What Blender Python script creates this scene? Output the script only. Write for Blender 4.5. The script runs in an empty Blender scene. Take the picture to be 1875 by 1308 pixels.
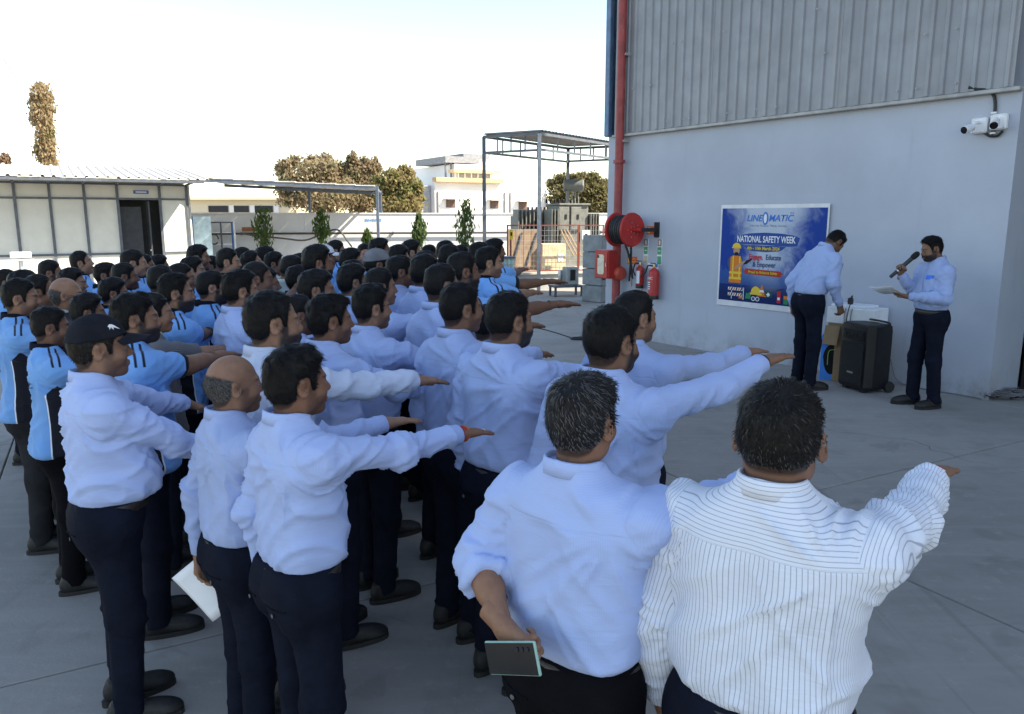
import bpy, math, random, os
import numpy as np
from mathutils import Vector, Matrix
rad = math.radians
SC = bpy.context.scene
COL = SC.collection
# ------------------------------------------------------------------ camera
CH, PITCH, FPX = 2.03, rad(10.4), 1400.0          # eye height, tilt down, focal length in photo pixels
cam = bpy.data.cameras.new('camera'); cam.sensor_width = 36; cam.lens = 36 * FPX / 1875
cam.clip_start = 0.05; cam.clip_end = 3000
camo = bpy.data.objects.new('camera', cam); COL.objects.link(camo)
camo.location = (0, 0, CH); camo.rotation_euler = (rad(90) - PITCH, 0, 0)
SC.camera = camo
# ------------------------------------------------------------------ sky, sun, exposure
SUN_AZ, SUN_EL = 105.0, 42.0                       # clockwise from +Y
SUNV = Vector((math.sin(rad(SUN_AZ)) * math.cos(rad(SUN_EL)), math.cos(rad(SUN_AZ)) * math.cos(rad(SUN_EL)), math.sin(rad(SUN_EL))))
wd = bpy.data.worlds.new('World'); SC.world = wd; wd.use_nodes = True
nt = wd.node_tree
sky = nt.nodes.new('ShaderNodeTexSky'); sky.sky_type = 'NISHITA'; sky.sun_disc = False
sky.sun_elevation = rad(SUN_EL); sky.sun_rotation = rad(SUN_AZ)
sky.air_density = 1.0; sky.dust_density = 0.35; sky.ozone_density = 1.0
nt.links.new(sky.outputs[0], nt.nodes['Background'].inputs[0]); nt.nodes['Background'].inputs[1].default_value = 0.12
sl = bpy.data.lights.new('sun', 'SUN'); sl.energy = 4.0; sl.angle = rad(0.5); sl.color = (1.0, 0.94, 0.84)
so = bpy.data.objects.new('sun', sl); COL.objects.link(so); so.rotation_euler = (-SUNV).to_track_quat('-Z', 'Y').to_euler(); so.location = (20, -10, 30)
vs = SC.view_settings; vs.view_transform = 'Standard'; vs.look = 'None'; vs.gamma = 1; vs.use_curve_mapping = False
vs.exposure = 1.70
vs.use_white_balance = True; vs.white_balance_temperature = 7450; vs.white_balance_tint = 10      # the phone balanced for open shade
SC.render.engine = 'CYCLES'
# ------------------------------------------------------------------ places: a pixel of the photo plus a real distance gives a point
def ray(u, v):
    dv = (v - 654) / FPX
    return Vector(((u - 937.5) / FPX, math.cos(PITCH) - dv * math.sin(PITCH), -(math.sin(PITCH) + dv * math.cos(PITCH))))
def at(u, v, D):
    r = ray(u, v); t = D / r.y
    return Vector((r.x * t, D, CH + r.z * t))
def onground(u, v, z=0.0):
    r = ray(u, v); t = (z - CH) / r.z
    return Vector((r.x * t, r.y * t, z))
class Plane:                                        # vertical plane: origin, heading of its local X; local Y points away from the viewer
    def __init__(s, p0, p1):
        s.o = Vector((p0[0], p0[1], 0)); d = Vector((p1[0] - p0[0], p1[1] - p0[1], 0)); s.len = d.length; s.x = d.normalized()
        s.y = Vector((-s.x.y, s.x.x, 0)); s.rot = math.atan2(s.x.y, s.x.x)
    def px(s, u, v, off=0.0):                       # local (X, Z) where the pixel's ray meets the plane shifted by off along local Y
        r = ray(u, v); o = s.o + s.y * off - Vector((0, 0, CH))
        t = o.dot(s.y) / r.dot(s.y); p = r * t + Vector((0, 0, CH)) - s.o
        return p.dot(s.x), p.z
# ------------------------------------------------------------------ names and labels
def tag(o, label=None, cat=None, group=None, kind=None):
    if label: o['label'] = label
    if cat: o['category'] = cat
    if group: o['group'] = group
    if kind: o['kind'] = kind
    return o
def empty(name, loc=(0, 0, 0), rz=0.0, label=None, cat=None, group=None, scale=1.0):
    o = bpy.data.objects.new(name, None); COL.objects.link(o); o.location = loc; o.rotation_euler = (0, 0, rz); o.scale = (scale,) * 3
    o.empty_display_size = 0.1
    return tag(o, label, cat, group)
def link(name, me, parent=None, mat=None, loc=None, rz=None):
    o = bpy.data.objects.new(name, me); COL.objects.link(o)
    if parent: o.parent = parent
    if loc is not None: o.location = loc
    if rz is not None: o.rotation_euler = (0, 0, rz)
    if mat is not None and not me.materials: me.materials.append(mat)
    return o
def copy_tree(o, parent=None):
    c = o.copy(); COL.objects.link(c); c.parent = parent
    for ch in list(o.children): copy_tree(ch, c)
    return c
# ------------------------------------------------------------------ node materials
class NT:
    def __init__(s, name):
        s.m = bpy.data.materials.new(name); s.m.use_nodes = True; s.t = s.m.node_tree; s.b = s.t.nodes['Principled BSDF']
    def n(s, typ, **kw):
        d = s.t.nodes.new('ShaderNode' + typ)
        for k, v in kw.items(): setattr(d, k, v)
        return d
    def l(s, a, b): s.t.links.new(a, b)
    def inp(s, node, i, v):
        if hasattr(v, 'is_linked') or hasattr(v, 'links'): s.l(v, node.inputs[i])
        elif v is not None: node.inputs[i].default_value = v
    def math(s, op, a, b=None, c=None):
        d = s.n('Math', operation=op); s.inp(d, 0, a); s.inp(d, 1, b); s.inp(d, 2, c); return d.outputs[0]
    def mix(s, f, a, b, blend='MIX'):
        d = s.n('Mix', data_type='RGBA', blend_type=blend); s.inp(d, 0, f)
        for i, v in ((6, a), (7, b)):
            if isinstance(v, (tuple, list)): v = tuple(v) + ((1,) if len(v) == 3 else ())
            s.inp(d, i, v)
        return d.outputs[2]
    def noise(s, scale, detail=3, rough=0.55, vec=None, dist=0.0):
        d = s.n('TexNoise'); d.inputs['Scale'].default_value = scale; d.inputs['Detail'].default_value = detail; d.inputs['Roughness'].default_value = rough; d.inputs['Distortion'].default_value = dist
        if vec is not None: s.l(vec, d.inputs['Vector'])
        return d.outputs[0]
    def ramp(s, f, lo, hi):
        d = s.n('MapRange', interpolation_type='SMOOTHSTEP'); s.inp(d, 0, f); d.inputs[1].default_value = lo; d.inputs[2].default_value = hi; return d.outputs[0]
    def objco(s): return s.n('TexCoord').outputs['Object']
    def world(s): return s.n('NewGeometry').outputs['Position']
    def attr(s, nm): return s.n('Attribute', attribute_name=nm)
    def scale(s, vec, sc):
        d = s.n('VectorMath', operation='MULTIPLY'); s.l(vec, d.inputs[0]); d.inputs[1].default_value = sc; return d.outputs[0]
    def sep(s, vec):
        d = s.n('SeparateXYZ'); s.l(vec, d.inputs[0]); return d.outputs
    def bump(s, h, strength=0.3, dist=0.01, normal=None):
        d = s.n('Bump'); d.inputs['Strength'].default_value = strength; d.inputs['Distance'].default_value = dist; s.l(h, d.inputs['Height'])
        if normal is not None: s.l(normal, d.inputs['Normal'])
        s.l(d.outputs[0], s.b.inputs['Normal']); return d.outputs[0]
    def col(s, c): s.inp(s.b, 'Base Color', c if not isinstance(c, (tuple, list)) else tuple(c)[:3] + (1,)); return s
    def rough(s, v): s.inp(s.b, 'Roughness', v); return s
MATS = {}
def mat(name, c, rough=0.6, metal=0.0, var=0.18, scale=6.0, bump=0.0, bscale=40.0, dirt=None, spec=None, alpha=None, trans=0.0):
    """plain painted / plastic / metal surface with uneven tone and optional fine relief"""
    if name in MATS: return MATS[name]
    k = NT(name); co = k.objco()
    n1 = k.noise(scale, 4, 0.6, co)
    dark = tuple(x * (1 - var) for x in c); lite = tuple(min(1, x * (1 + var)) for x in c)
    base = k.mix(k.ramp(n1, 0.3, 0.7), dark, lite)
    if dirt:
        base = k.mix(k.math('MULTIPLY', k.ramp(k.noise(scale * 0.4, 6, 0.7, co), 0.5, 0.8), dirt[1]), base, dirt[0])
    k.col(base); k.rough(k.math('ADD', k.math('MULTIPLY', k.noise(scale * 3, 2, 0.5, co), 0.2), max(0.02, rough - 0.1)))
    k.b.inputs['Metallic'].default_value = metal
    if spec is not None: k.b.inputs['Specular IOR Level'].default_value = spec
    if trans: k.b.inputs['Transmission Weight'].default_value = trans
    if bump: k.bump(k.noise(bscale, 3, 0.6, co), bump, 0.01)
    MATS[name] = k.m
    return k.m
# ------------------------------------------------------------------ mesh builder for built things
def make_mesh(name, v, faces, smooth=False, attrs=None):
    v = np.asarray(v, np.float32).reshape(-1, 3); me = bpy.data.meshes.new(name)
    fl = [np.asarray(f, np.int32) for f in faces if len(f)]
    me.vertices.add(len(v)); me.vertices.foreach_set('co', v.ravel())
    nl = sum(f.size for f in fl); np_ = sum(len(f) for f in fl)
    me.loops.add(nl); me.polygons.add(np_)
    me.loops.foreach_set('vertex_index', np.concatenate([f.ravel() for f in fl]))
    tot = np.concatenate([np.full(len(f), f.shape[1], np.int32) for f in fl])
    st = np.zeros(np_, np.int32); st[1:] = np.cumsum(tot)[:-1]
    me.polygons.foreach_set('loop_start', st)
    me.polygons.foreach_set('use_smooth', np.full(np_, smooth, bool))
    if attrs:
        for k, a in attrs.items():
            a = np.asarray(a, np.float32)
            if a.ndim == 1: at_ = me.attributes.new(k, 'FLOAT', 'POINT'); at_.data.foreach_set('value', a)
            elif a.shape[1] == 3: at_ = me.attributes.new(k, 'FLOAT_VECTOR', 'POINT'); at_.data.foreach_set('vector', a.ravel())
            else: at_ = me.attributes.new(k, 'FLOAT_COLOR', 'POINT'); at_.data.foreach_set('color', a.ravel())
    me.update(calc_edges=True); me.validate()
    return me
class MB:
    def __init__(s): s.v = []; s.f = []
    def add(s, vs, fs):
        o = len(s.v); s.v += [tuple(p) for p in vs]; s.f += [tuple(i + o for i in f) for f in fs]; return s
    def box(s, c, d, rz=0.0, bev=0.0, M=None):
        x, y, z = (q / 2 for q in d)
        if bev <= 0:
            vs = [(-x, -y, -z), (x, -y, -z), (x, y, -z), (-x, y, -z), (-x, -y, z), (x, -y, z), (x, y, z), (-x, y, z)]
            fs = [(0, 3, 2, 1), (4, 5, 6, 7), (0, 1, 5, 4), (1, 2, 6, 5), (2, 3, 7, 6), (3, 0, 4, 7)]
        else:
            b = min(bev, x * .6, y * .6, z * .6); vs = []
            for zz, ins in ((-z, b), (-z + b, 0), (z - b, 0), (z, b)):
                hx, hy, c_ = x - ins, y - ins, b * (.5 if ins else 1)
                vs += [(-hx, -hy + c_, zz), (-hx + c_, -hy, zz), (hx - c_, -hy, zz), (hx, -hy + c_, zz), (hx, hy - c_, zz), (hx - c_, hy, zz), (-hx + c_, hy, zz), (-hx, hy - c_, zz)]
            fs = [tuple(range(7, -1, -1)), tuple(range(24, 32))]
            for r in range(3):
                for i in range(8):
                    j = (i + 1) % 8; fs.append((r * 8 + i, r * 8 + j, r * 8 + 8 + j, r * 8 + 8 + i))
        ca, sa = math.cos(rz), math.sin(rz); c = Vector(c)
        vs = [Vector((p[0] * ca - p[1] * sa, p[0] * sa + p[1] * ca, p[2])) for p in vs]
        if M is not None: vs = [M @ p for p in vs]
        return s.add([p + c for p in vs], fs)
    def bar(s, a, b, w, h=None, up=(0, 0, 1)):                # square bar between two points
        a, b = Vector(a), Vector(b); h = h or w; d = (b - a).normalized(); u = Vector(up)
        if abs(d.dot(u)) > .98: u = Vector((1, 0, 0))
        x = d.cross(u).normalized() * w / 2; y = x.cross(d).normalized() * h / 2
        vs = [a - x - y, a + x - y, a + x + y, a - x + y, b - x - y, b + x - y, b + x + y, b - x + y]
        return s.add(vs, [(0, 3, 2, 1), (4, 5, 6, 7), (0, 1, 5, 4), (1, 2, 6, 5), (2, 3, 7, 6), (3, 0, 4, 7)])
    def tube(s, pts, r, n=8, closed=False):
        pts = [Vector(p) for p in pts]; m = len(pts); rr = r if isinstance(r, (list, tuple)) else [r] * m
        vs, fs = [], []; prev = None
        for i, p in enumerate(pts):
            if closed: d = (pts[(i + 1) % m] - pts[i - 1]).normalized()
            else: d = (pts[min(i + 1, m - 1)] - pts[max(i - 1, 0)]).normalized()
            x = prev - d * prev.dot(d) if prev is not None else d.orthogonal()
            if x.length < 1e-4: x = d.orthogonal()
            x.normalize(); prev = x; y = d.cross(x)
            vs += [p + (x * math.cos(2 * math.pi * k / n) + y * math.sin(2 * math.pi * k / n)) * rr[i] for k in range(n)]
        for i in range(m if closed else m - 1):
            for k in range(n): fs.append((i * n + k, i * n + (k + 1) % n, ((i + 1) % m) * n + (k + 1) % n, ((i + 1) % m) * n + k))
        if not closed: fs += [tuple(range(n - 1, -1, -1)), tuple(range((m - 1) * n, m * n))]
        return s.add(vs, fs)
    def lathe(s, prof, n=24, M=None, close=True):               # profile of (r, z) about Z
        vs = [Vector((r * math.cos(2 * math.pi * k / n), r * math.sin(2 * math.pi * k / n), z)) for r, z in prof for k in range(n)]
        if M is not None: vs = [M @ p for p in vs]
        fs = [(i * n + k, i * n + (k + 1) % n, (i + 1) * n + (k + 1) % n, (i + 1) * n + k) for i in range(len(prof) - 1) for k in range(n)]
        if close: fs += [tuple(range(n - 1, -1, -1)), tuple(range((len(prof) - 1) * n, len(prof) * n))]
        return s.add(vs, fs)
    def prism(s, poly, y0, y1, M=None):                        # polygon in XZ (seen from -Y, counter-clockwise) extruded along Y
        n = len(poly); vs = [Vector((x, y0, z)) for x, z in poly] + [Vector((x, y1, z)) for x, z in poly]
        if M is not None: vs = [M @ p for p in vs]
        return s.add(vs, [tuple(range(n)), tuple(range(2 * n - 1, n - 1, -1))] + [((i + 1) % n, i, n + i, n + (i + 1) % n) for i in range(n)])
    def build(s, name, m, parent=None, loc=None, rz=None, smooth=False):
        me = bpy.data.meshes.new(name); me.from_pydata([tuple(p) for p in s.v], [], s.f); me.update()
        if smooth:
            me.polygons.foreach_set('use_smooth', np.ones(len(me.polygons), bool))
            me.set_sharp_from_angle(angle=rad(smooth if smooth is not True else 40))
        return link(name, me, parent, m, loc, rz)
def text_mesh(txt, size, offset=0.0, shear=0.0, align='CENTER', extrude=0.0, space=1.0):
    cu = bpy.data.curves.new('lettering', 'FONT'); cu.body = txt; cu.size = size; cu.offset = offset; cu.shear = shear; cu.align_x = align; cu.align_y = 'CENTER'; cu.extrude = extrude; cu.space_character = space
    cu.resolution_u = 3
    o = bpy.data.objects.new('lettering', cu); COL.objects.link(o)
    dg = bpy.context.evaluated_depsgraph_get(); me = bpy.data.meshes.new_from_object(o.evaluated_get(dg))
    bpy.data.objects.remove(o); bpy.data.curves.remove(cu)
    return me
def catmull(pts, n=8):
    P = [Vector(p) for p in pts]; P = [P[0] * 2 - P[1]] + P + [P[-1] * 2 - P[-2]]; out = []
    for i in range(1, len(P) - 2):
        for k in range(n):
            t = k / n; a, b, c, d = P[i - 1:i + 3]
            out.append(0.5 * ((2 * b) + (c - a) * t + (2 * a - 5 * b + 4 * c - d) * t * t + (3 * b - a - 3 * c + d) * t ** 3))
    return out + [P[-2]]
# ================================================================== PEOPLE: implicit surfaces meshed with surface nets
RNG = np.random.RandomState(7)
_LAT = RNG.rand(32, 32, 32).astype(np.float32)
def vnoise(p, f=(1, 1, 1), off=0.0):                    # smooth value noise, -1..1
    q = p * np.asarray(f, np.float32) + off; i = np.floor(q).astype(np.int32); t = q - i; t = t * t * (3 - 2 * t); i &= 31; j = (i + 1) & 31
    L = _LAT; x0, y0, z0 = i[..., 0], i[..., 1], i[..., 2]; x1, y1, z1 = j[..., 0], j[..., 1], j[..., 2]; a, b, c = t[..., 0], t[..., 1], t[..., 2]
    r = ((L[x0, y0, z0] * (1 - a) + L[x1, y0, z0] * a) * (1 - b) + (L[x0, y1, z0] * (1 - a) + L[x1, y1, z0] * a) * b) * (1 - c) + \
        ((L[x0, y0, z1] * (1 - a) + L[x1, y0, z1] * a) * (1 - b) + (L[x0, y1, z1] * (1 - a) + L[x1, y1, z1] * a) * b) * c
    return r * 2 - 1
def sst(x, a, b): t = np.clip((x - a) / (b - a), 0, 1); return t * t * (3 - 2 * t)
def smin(a, b, k): h = np.maximum(k - np.abs(a - b), 0) / k; return np.minimum(a, b) - h * h * k * 0.25
def smax(a, b, k): return -smin(-a, -b, k)
def rcone(p, a, b, ra, rb, sq=None):
    a = np.asarray(a, np.float32); b = np.asarray(b, np.float32); d = b - a; t = np.clip(((p - a) @ d) / (d @ d), 0, 1)
    q = p - a - t[..., None] * d
    if sq is not None: q = q / np.asarray(sq, np.float32)
    return np.sqrt((q * q).sum(-1)) - (ra + (rb - ra) * t)
def ell(p, c, r, rz=0.0):
    q = p - np.asarray(c, np.float32)
    if rz:
        ca, sa = math.cos(rz), math.sin(rz); q = np.stack([q[..., 0] * ca + q[..., 1] * sa, -q[..., 0] * sa + q[..., 1] * ca, q[..., 2]], -1)
    r = np.asarray(r, np.float32); k0 = np.sqrt(((q / r) ** 2).sum(-1)); k1 = np.sqrt(((q / (r * r)) ** 2).sum(-1)) + 1e-9
    return k0 * (k0 - 1) / k1
def grid(lo, hi, h):
    ax = [np.arange(lo[i], hi[i] + h, h, dtype=np.float32) for i in range(3)]
    return np.stack(np.meshgrid(*ax, indexing='ij'), -1), np.asarray(lo, np.float32)
def nets(F, org, h):
    s = F < 0; nx, ny, nz = F.shape; cnt = np.zeros((nx - 1, ny - 1, nz - 1), np.int8)
    cs = [(i, j, k) for i in (0, 1) for j in (0, 1) for k in (0, 1)]
    for i, j, k in cs: cnt += s[i:nx - 1 + i, j:ny - 1 + j, k:nz - 1 + k]
    act = (cnt > 0) & (cnt < 8); idx = np.full(cnt.shape, -1, np.int32); A = np.argwhere(act); idx[act] = np.arange(len(A))
    acc = np.zeros((len(A), 3), np.float32); n = np.zeros(len(A), np.float32)
    V = {c: F[A[:, 0] + c[0], A[:, 1] + c[1], A[:, 2] + c[2]] for c in cs}
    for c in cs:
        for ax in range(3):
            if c[ax] == 0:
                d = list(c); d[ax] = 1; d = tuple(d); fa, fb = V[c], V[d]; m = (fa < 0) != (fb < 0)
                t = np.where(m, fa / np.where(m, fa - fb, 1), 0); p = np.tile(np.asarray(c, np.float32), (len(A), 1)); p[:, ax] += t
                acc += p * m[:, None]; n += m
    v = (A + acc / n[:, None]) * h + org
    Q = []
    for ax in range(3):
        a, b = [(1, 2), (2, 0), (0, 1)][ax]
        sl0 = [slice(None)] * 3; sl1 = [slice(None)] * 3; sl0[ax] = slice(0, -1); sl1[ax] = slice(1, None)
        s0, s1 = s[tuple(sl0)], s[tuple(sl1)]; ch = s0 != s1
        E = np.argwhere(ch); ok = (E[:, a] > 0) & (E[:, b] > 0) & (E[:, a] < F.shape[a] - 1) & (E[:, b] < F.shape[b] - 1); E = E[ok]
        fl = s0[E[:, 0], E[:, 1], E[:, 2]]
        def cell(da, db):
            e = E.copy(); e[:, a] += da; e[:, b] += db; return idx[e[:, 0], e[:, 1], e[:, 2]]
        q = np.stack([cell(-1, -1), cell(0, -1), cell(0, 0), cell(-1, 0)], 1); q[~fl] = q[~fl][:, ::-1]; Q.append(q)
    Q = np.concatenate(Q); Q = Q[(Q >= 0).all(1)]
    return v.astype(np.float32), Q
def scat(i, val, n): return np.stack([np.bincount(i, val[:, k], n) for k in range(val.shape[1])], 1).astype(np.float32)
def vnormals(v, q):
    n = np.cross(v[q[:, 2]] - v[q[:, 0]], v[q[:, 3]] - v[q[:, 1]]); N = scat(q.T.ravel(), np.tile(n, (4, 1)), len(v))
    return N / (np.linalg.norm(N, axis=1, keepdims=True) + 1e-12)
def relax(v, q, it=1, w=0.5):                          # Laplacian smoothing along the quads' edges
    for _ in range(it):
        a = q.T.ravel(); b = np.roll(q, -1, 1).T.ravel(); i = np.concatenate([a, b]); j = np.concatenate([b, a])
        S = scat(i, v[j], len(v)); C = np.bincount(i, minlength=len(v)).astype(np.float32)
        v = v * (1 - w) + w * S / np.maximum(C, 1)[:, None]
    return v
def tab(z, T, col, sm=5):
    T = np.asarray(T, np.float32); zf = np.linspace(T[0, 0], T[-1, 0], 200); y = np.interp(zf, T[:, 0], T[:, col])
    k = np.ones(2 * sm + 1) / (2 * sm + 1); y = np.convolve(np.pad(y, sm, mode='edge'), k, 'valid')
    return np.interp(z, zf, y).astype(np.float32)
# ------------------------------------------------------------------ head and hair (head-local: eyes at z 0, face towards +Y)
def head_base(p, jw=1.0):
    d = ell(p, (0, -.012, .030), (.0735, .094, .087)); d = smin(d, ell(p, (0, -.035, .0), (.068, .066, .075)), .03)
    d = smin(d, ell(p, (0, .028, -.040), (.057 * jw, .060, .076)), .035)
    d = smin(d, ell(p, (0, .066, -.094), (.026 * jw, .022, .020)), .03)
    ax = np.abs(p[..., 0]); q = np.stack([ax, p[..., 1], p[..., 2]], -1)
    d = smin(d, ell(q, (.047 * jw, .006, -.066), (.018, .026, .026)), .03)
    return d, q
def hairline(y, style):
    ys = [-.13, -.075, -.05, -.036, -.030, .004, .014, .020, .034, .040, .052, .066, .085, .12]
    zs = [-.082, -.080, -.068, -.045, .020, .030, .018, -.020, -.022, .026, .048, .062, .072, .075]
    if style in ('reced', 'bald'): zs = zs[:9] + [.020, .066, .088, .096, .10]
    if style == 'thin': zs = [-.058, -.056, -.050, -.036] + zs[4:]
    if style == 'high': zs = zs[:9] + [.03, .06, .076, .084, .086]
    return np.interp(y, ys, zs).astype(np.float32)
HEADS = {}
def head_geo(hair, beard, h, strands, seed, jw=1.0):
    key = (hair, beard, h, strands, seed, jw)
    if key in HEADS: return HEADS[key]
    p, org = grid((-.105, -.125, -.24), (.105, .135, .155), h)
    d0, q = head_base(p, jw)
    d = smin(d0, ell(q, (.040, .062, -.034), (.020, .020, .024)), .025)               # cheeks
    d = smin(d, ell(p, (0, .078, .020), (.044, .012, .009)), .02)                       # brow
    d = smax(d, -ell(q, (.031, .098, .001), (.018, .016, .011)), .012)                  # eye sockets
    d = smin(d, ell(q, (.031, .0755, .000), (.0135, .0125, .0105)), .004)               # eyes
    d = smin(d, rcone(p, (0, .084, .008), (0, .104, -.027), .0075, .0115), .016)          # nose
    d = smin(d, ell(q, (.0125, .094, -.032), (.0085, .011, .0075)), .008)
    d = smin(d, ell(p, (0, .092, -.060), (.022, .008, .0055)), .008)                    # lips
    d = smin(d, ell(p, (0, .090, -.070), (.019, .008, .0065)), .008)
    d = smax(d, -ell(p, (0, .102, -.0648), (.024, .010, .0020)), .003)
    e = ell(q, (.0840, -.016, -.008), (.0075, .0215, .0335), -.50)                      # ears
    e = smax(e, -ell(q, (.0915, -.012, -.004), (.0085, .0130, .022), -.50), .006)
    e = smin(e, ell(q, (.076, .004, -.014), (.006, .006, .010)), .008)
    d = smin(d, e, .008)
    d = smin(d, rcone(p, (0, -.030, -.055), (0, -.052, -.26), .050, .062), .035)        # neck
    d = smin(d, ell(p, (0, .010, -.145), (.012, .012, .016)), .03)
    yy, zz = p[..., 1], p[..., 2]
    def bmask(P):
        X, Y, Z = np.abs(P[..., 0]), P[..., 1], P[..., 2]
        jaw = sst(-Z, .030 - 0, .050) * sst(Y, -.012, .010) * sst(-Z, -.2, -.12 + .0) * 1.0
        jaw = jaw * sst(Z, -.150, -.125)
        side = sst(Y, .002, .014) * sst(-Y, -.046, -.030) * sst(-Z, -.005, .015) * sst(X, .045, .055)
        must = sst(-X, -.036, -.028) * sst(-Z, .040, .045) * sst(Z, -.062, -.057) * sst(Y, .07, .078)
        lips = sst(-X, -.024, -.019) * sst(-Z, .055, .058) * sst(Z, -.079, -.075) * sst(Y, .07, .08)
        ch = sst(-X, -.034, -.026) * sst(-Z, .050, .056) * sst(Y, .05, .07)
        if beard == 0: return 0 * X, lips
        if beard == 1: return must * .95, lips
        full = np.clip(np.maximum(np.maximum(jaw, side), np.maximum(must, ch)), 0, 1) * (1 - lips)
        return (full * .45 if beard == 2 else full), lips
    if beard == 3: d = d - .007 * bmask(p)[0]
    v, f = nets(d, org, h); v = relax(v, f, 1, .35)
    # painted skin marks: r beard/brow/scalp stubble, g lips, b eye white, a iris
    X, Y, Z = np.abs(v[:, 0]), v[:, 1], v[:, 2]; bm, lp = bmask(v)
    brow = sst(X, .010, .014) * sst(-X, -.052, -.046) * np.exp(-((Z - .021 + .12 * np.abs(X - .034)) / .0042) ** 2) * sst(Y, .055, .065)
    fl = Z - hairline(Y, hair); onhead = sst(X, .0, .01) * 0 + (X < .079)
    sh = sst(fl, -.006, .008) * onhead * (0 if hair == 'bald' else 1)
    if hair == 'bald': sh = (Y < .012) * sst(fl, -.006, .008) * sst(-(Z - (.045 - .32 * np.maximum(0, Y + .085))), -.012, .004) * onhead
    if hair == 'thin': sh = sh * (1 - .50 * np.exp(-(((v[:, 0] / .036) ** 2 + ((Y + .085) / .036) ** 2 + ((Z - .082) / .036) ** 2))))
    eye = (((X - .031) / .0115) ** 2 + ((Z) / .0042) ** 2 < 1) & (Y > .078)
    iris = eye & (((X - .031) ** 2 + Z ** 2) < .0052 ** 2)
    mk = np.stack([np.clip(np.maximum(np.maximum(bm, brow * .9), sh * .92), 0, 1), lp, eye.astype(np.float32), iris.astype(np.float32)], 1)
    # hair cap
    hh = max(h, .0050); p, org = grid((-.115, -.145, -.11), (.115, .135, .175), hh); db, q = head_base(p, jw)
    fl = p[..., 2] - hairline(p[..., 1], hair)
    top = sst(p[..., 2], .035, .095); sT, tT = {'short': (.004, .013), 'full': (.009, .018), 'bald': (.008, .010), 'reced': (.009, .014), 'thin': (.004, .012), 'high': (.005, .018), 'cap': (.006, .004), 'buzz': (.004, .006)}[hair]
    T = sT + (tT - sT) * top
    if hair in ('high', 'full'): T = T + .005 * sst(p[..., 1], .0, .06) * top
    T = T * (1 + .35 * vnoise(p, (38, 38, 38), seed * 3.1) + .25 * vnoise(p, (80, 80, 80), seed))
    g = fl
    if hair == 'bald': g = np.minimum(g, .012 - p[..., 1]); g = np.minimum(g, (.045 - .32 * np.maximum(0, p[..., 1] + .085)) - p[..., 2])
    if hair == 'thin':
        T = T * (1 - .80 * np.exp(-((p[..., 0] / .034) ** 2 + ((p[..., 1] + .060) / .036) ** 2 + ((p[..., 2] - .095) / .05) ** 2)))
    if hair == 'thin': T = T * (1 - .45 * np.exp(-((p[..., 0] / .036) ** 2 + ((p[..., 1] + .085) / .036) ** 2 + ((p[..., 2] - .082) / .036) ** 2)))
    th = T * sst(g, -.001, .040 if hair == 'bald' else .022) - .012 * sst(-g, -.001, .006)
    D = db - th
    hv, hf = nets(D, org, hh); hn = vnormals(hv, hf)
    vis = (hv[:, 2] - hairline(hv[:, 1], hair)) > -.006                  # drop the part buried inside the head
    if hair == 'bald': vis &= (hv[:, 1] < .02) & (hv[:, 2] < .056 - .32 * np.maximum(0, hv[:, 1] + .085))
    hf = hf[vis[hf].any(1)]; us = np.unique(hf); mp = np.full(len(hv), -1); mp[us] = np.arange(len(us)); hv, hn, hf = hv[us], hn[us], mp[hf]
    rs = np.random.RandomState(seed + 3); gy = [np.full(len(hv), .35, np.float32)]
    gl = hv[:, 2] - hairline(hv[:, 1], hair)
    ok = np.where(gl > .004)[0]
    # strands as thin tapering blades
    if strands and len(ok):
        if hair == 'thin': ok = ok[rs.rand(len(ok)) > .55 * np.exp(-((hv[ok, 0] / .040) ** 2 + ((hv[ok, 1] + .085) / .040) ** 2 + ((hv[ok, 2] - .082) / .040) ** 2))]
        s = rs.choice(ok, strands); b = hv[s] + rs.randn(strands, 3) * hh * .5; n = hn[s]
        crown = np.array([.008, -.062, .105], np.float32); fl_ = b - crown; fl_[:, 2] -= .04
        if hair in ('full', 'high'): fl_ = fl_ + sst(b[:, 1], -.02, .06)[:, None] * sst(b[:, 2], .05, .08)[:, None] * np.array([.10, -.02, 0]) * 1.0
        sw = np.cross(n, fl_); fl_ = fl_ / (np.linalg.norm(fl_, axis=1, keepdims=True) + 1e-6); fl_ = fl_ + sw * 4 + rs.randn(strands, 3) * .16 + .45 * np.stack([vnoise(b, (22, 22, 22), seed + 1.3), vnoise(b, (22, 22, 22), seed + 5.3), vnoise(b, (22, 22, 22), seed + 8.1)], 1)
        fl_ -= n * (fl_ * n).sum(1, keepdims=True); fl_ /= np.linalg.norm(fl_, axis=1, keepdims=True) + 1e-6
        L = (.016 + .018 * rs.rand(strands)) * (1.0 if hair in ('full', 'high') else .62) * (.45 + .55 * sst(b[:, 2], -.02, .06)); L = L[:, None]
        wd_ = np.cross(n, fl_) * (.00075 if strands > 1500 else .0016)
        r0 = b - n * .003; r1 = b + fl_ * L * .5 + n * .0012; r2 = b + fl_ * L - n * (L * L * 5.0 - (.0005 + .0022 * rs.rand(strands))[:, None])
        sv = np.stack([r0 - wd_, r0 + wd_, r1 - wd_ * .9, r1 + wd_ * .9, r2], 1).reshape(-1, 3)
        k = np.arange(strands)[:, None] * 5 + len(hv)
        sq = k + np.array([[0, 1, 3, 2]]); st = k + np.array([[2, 3, 4]]); gy.append(np.repeat((rs.rand(strands) * (1 - .0) + (.9 if hair == 'thin' else .5) * sst(-b[:, 2], -.01, .045) * rs.rand(strands)).astype(np.float32), 5))
        hair_m = (np.concatenate([hv, sv]), [hf, sq, st], {'gy': np.concatenate(gy)})
    else: hair_m = (hv, [hf], {'gy': gy[0]})
    HEADS[key] = ((v, f, mk), hair_m)
    return HEADS[key]
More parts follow.
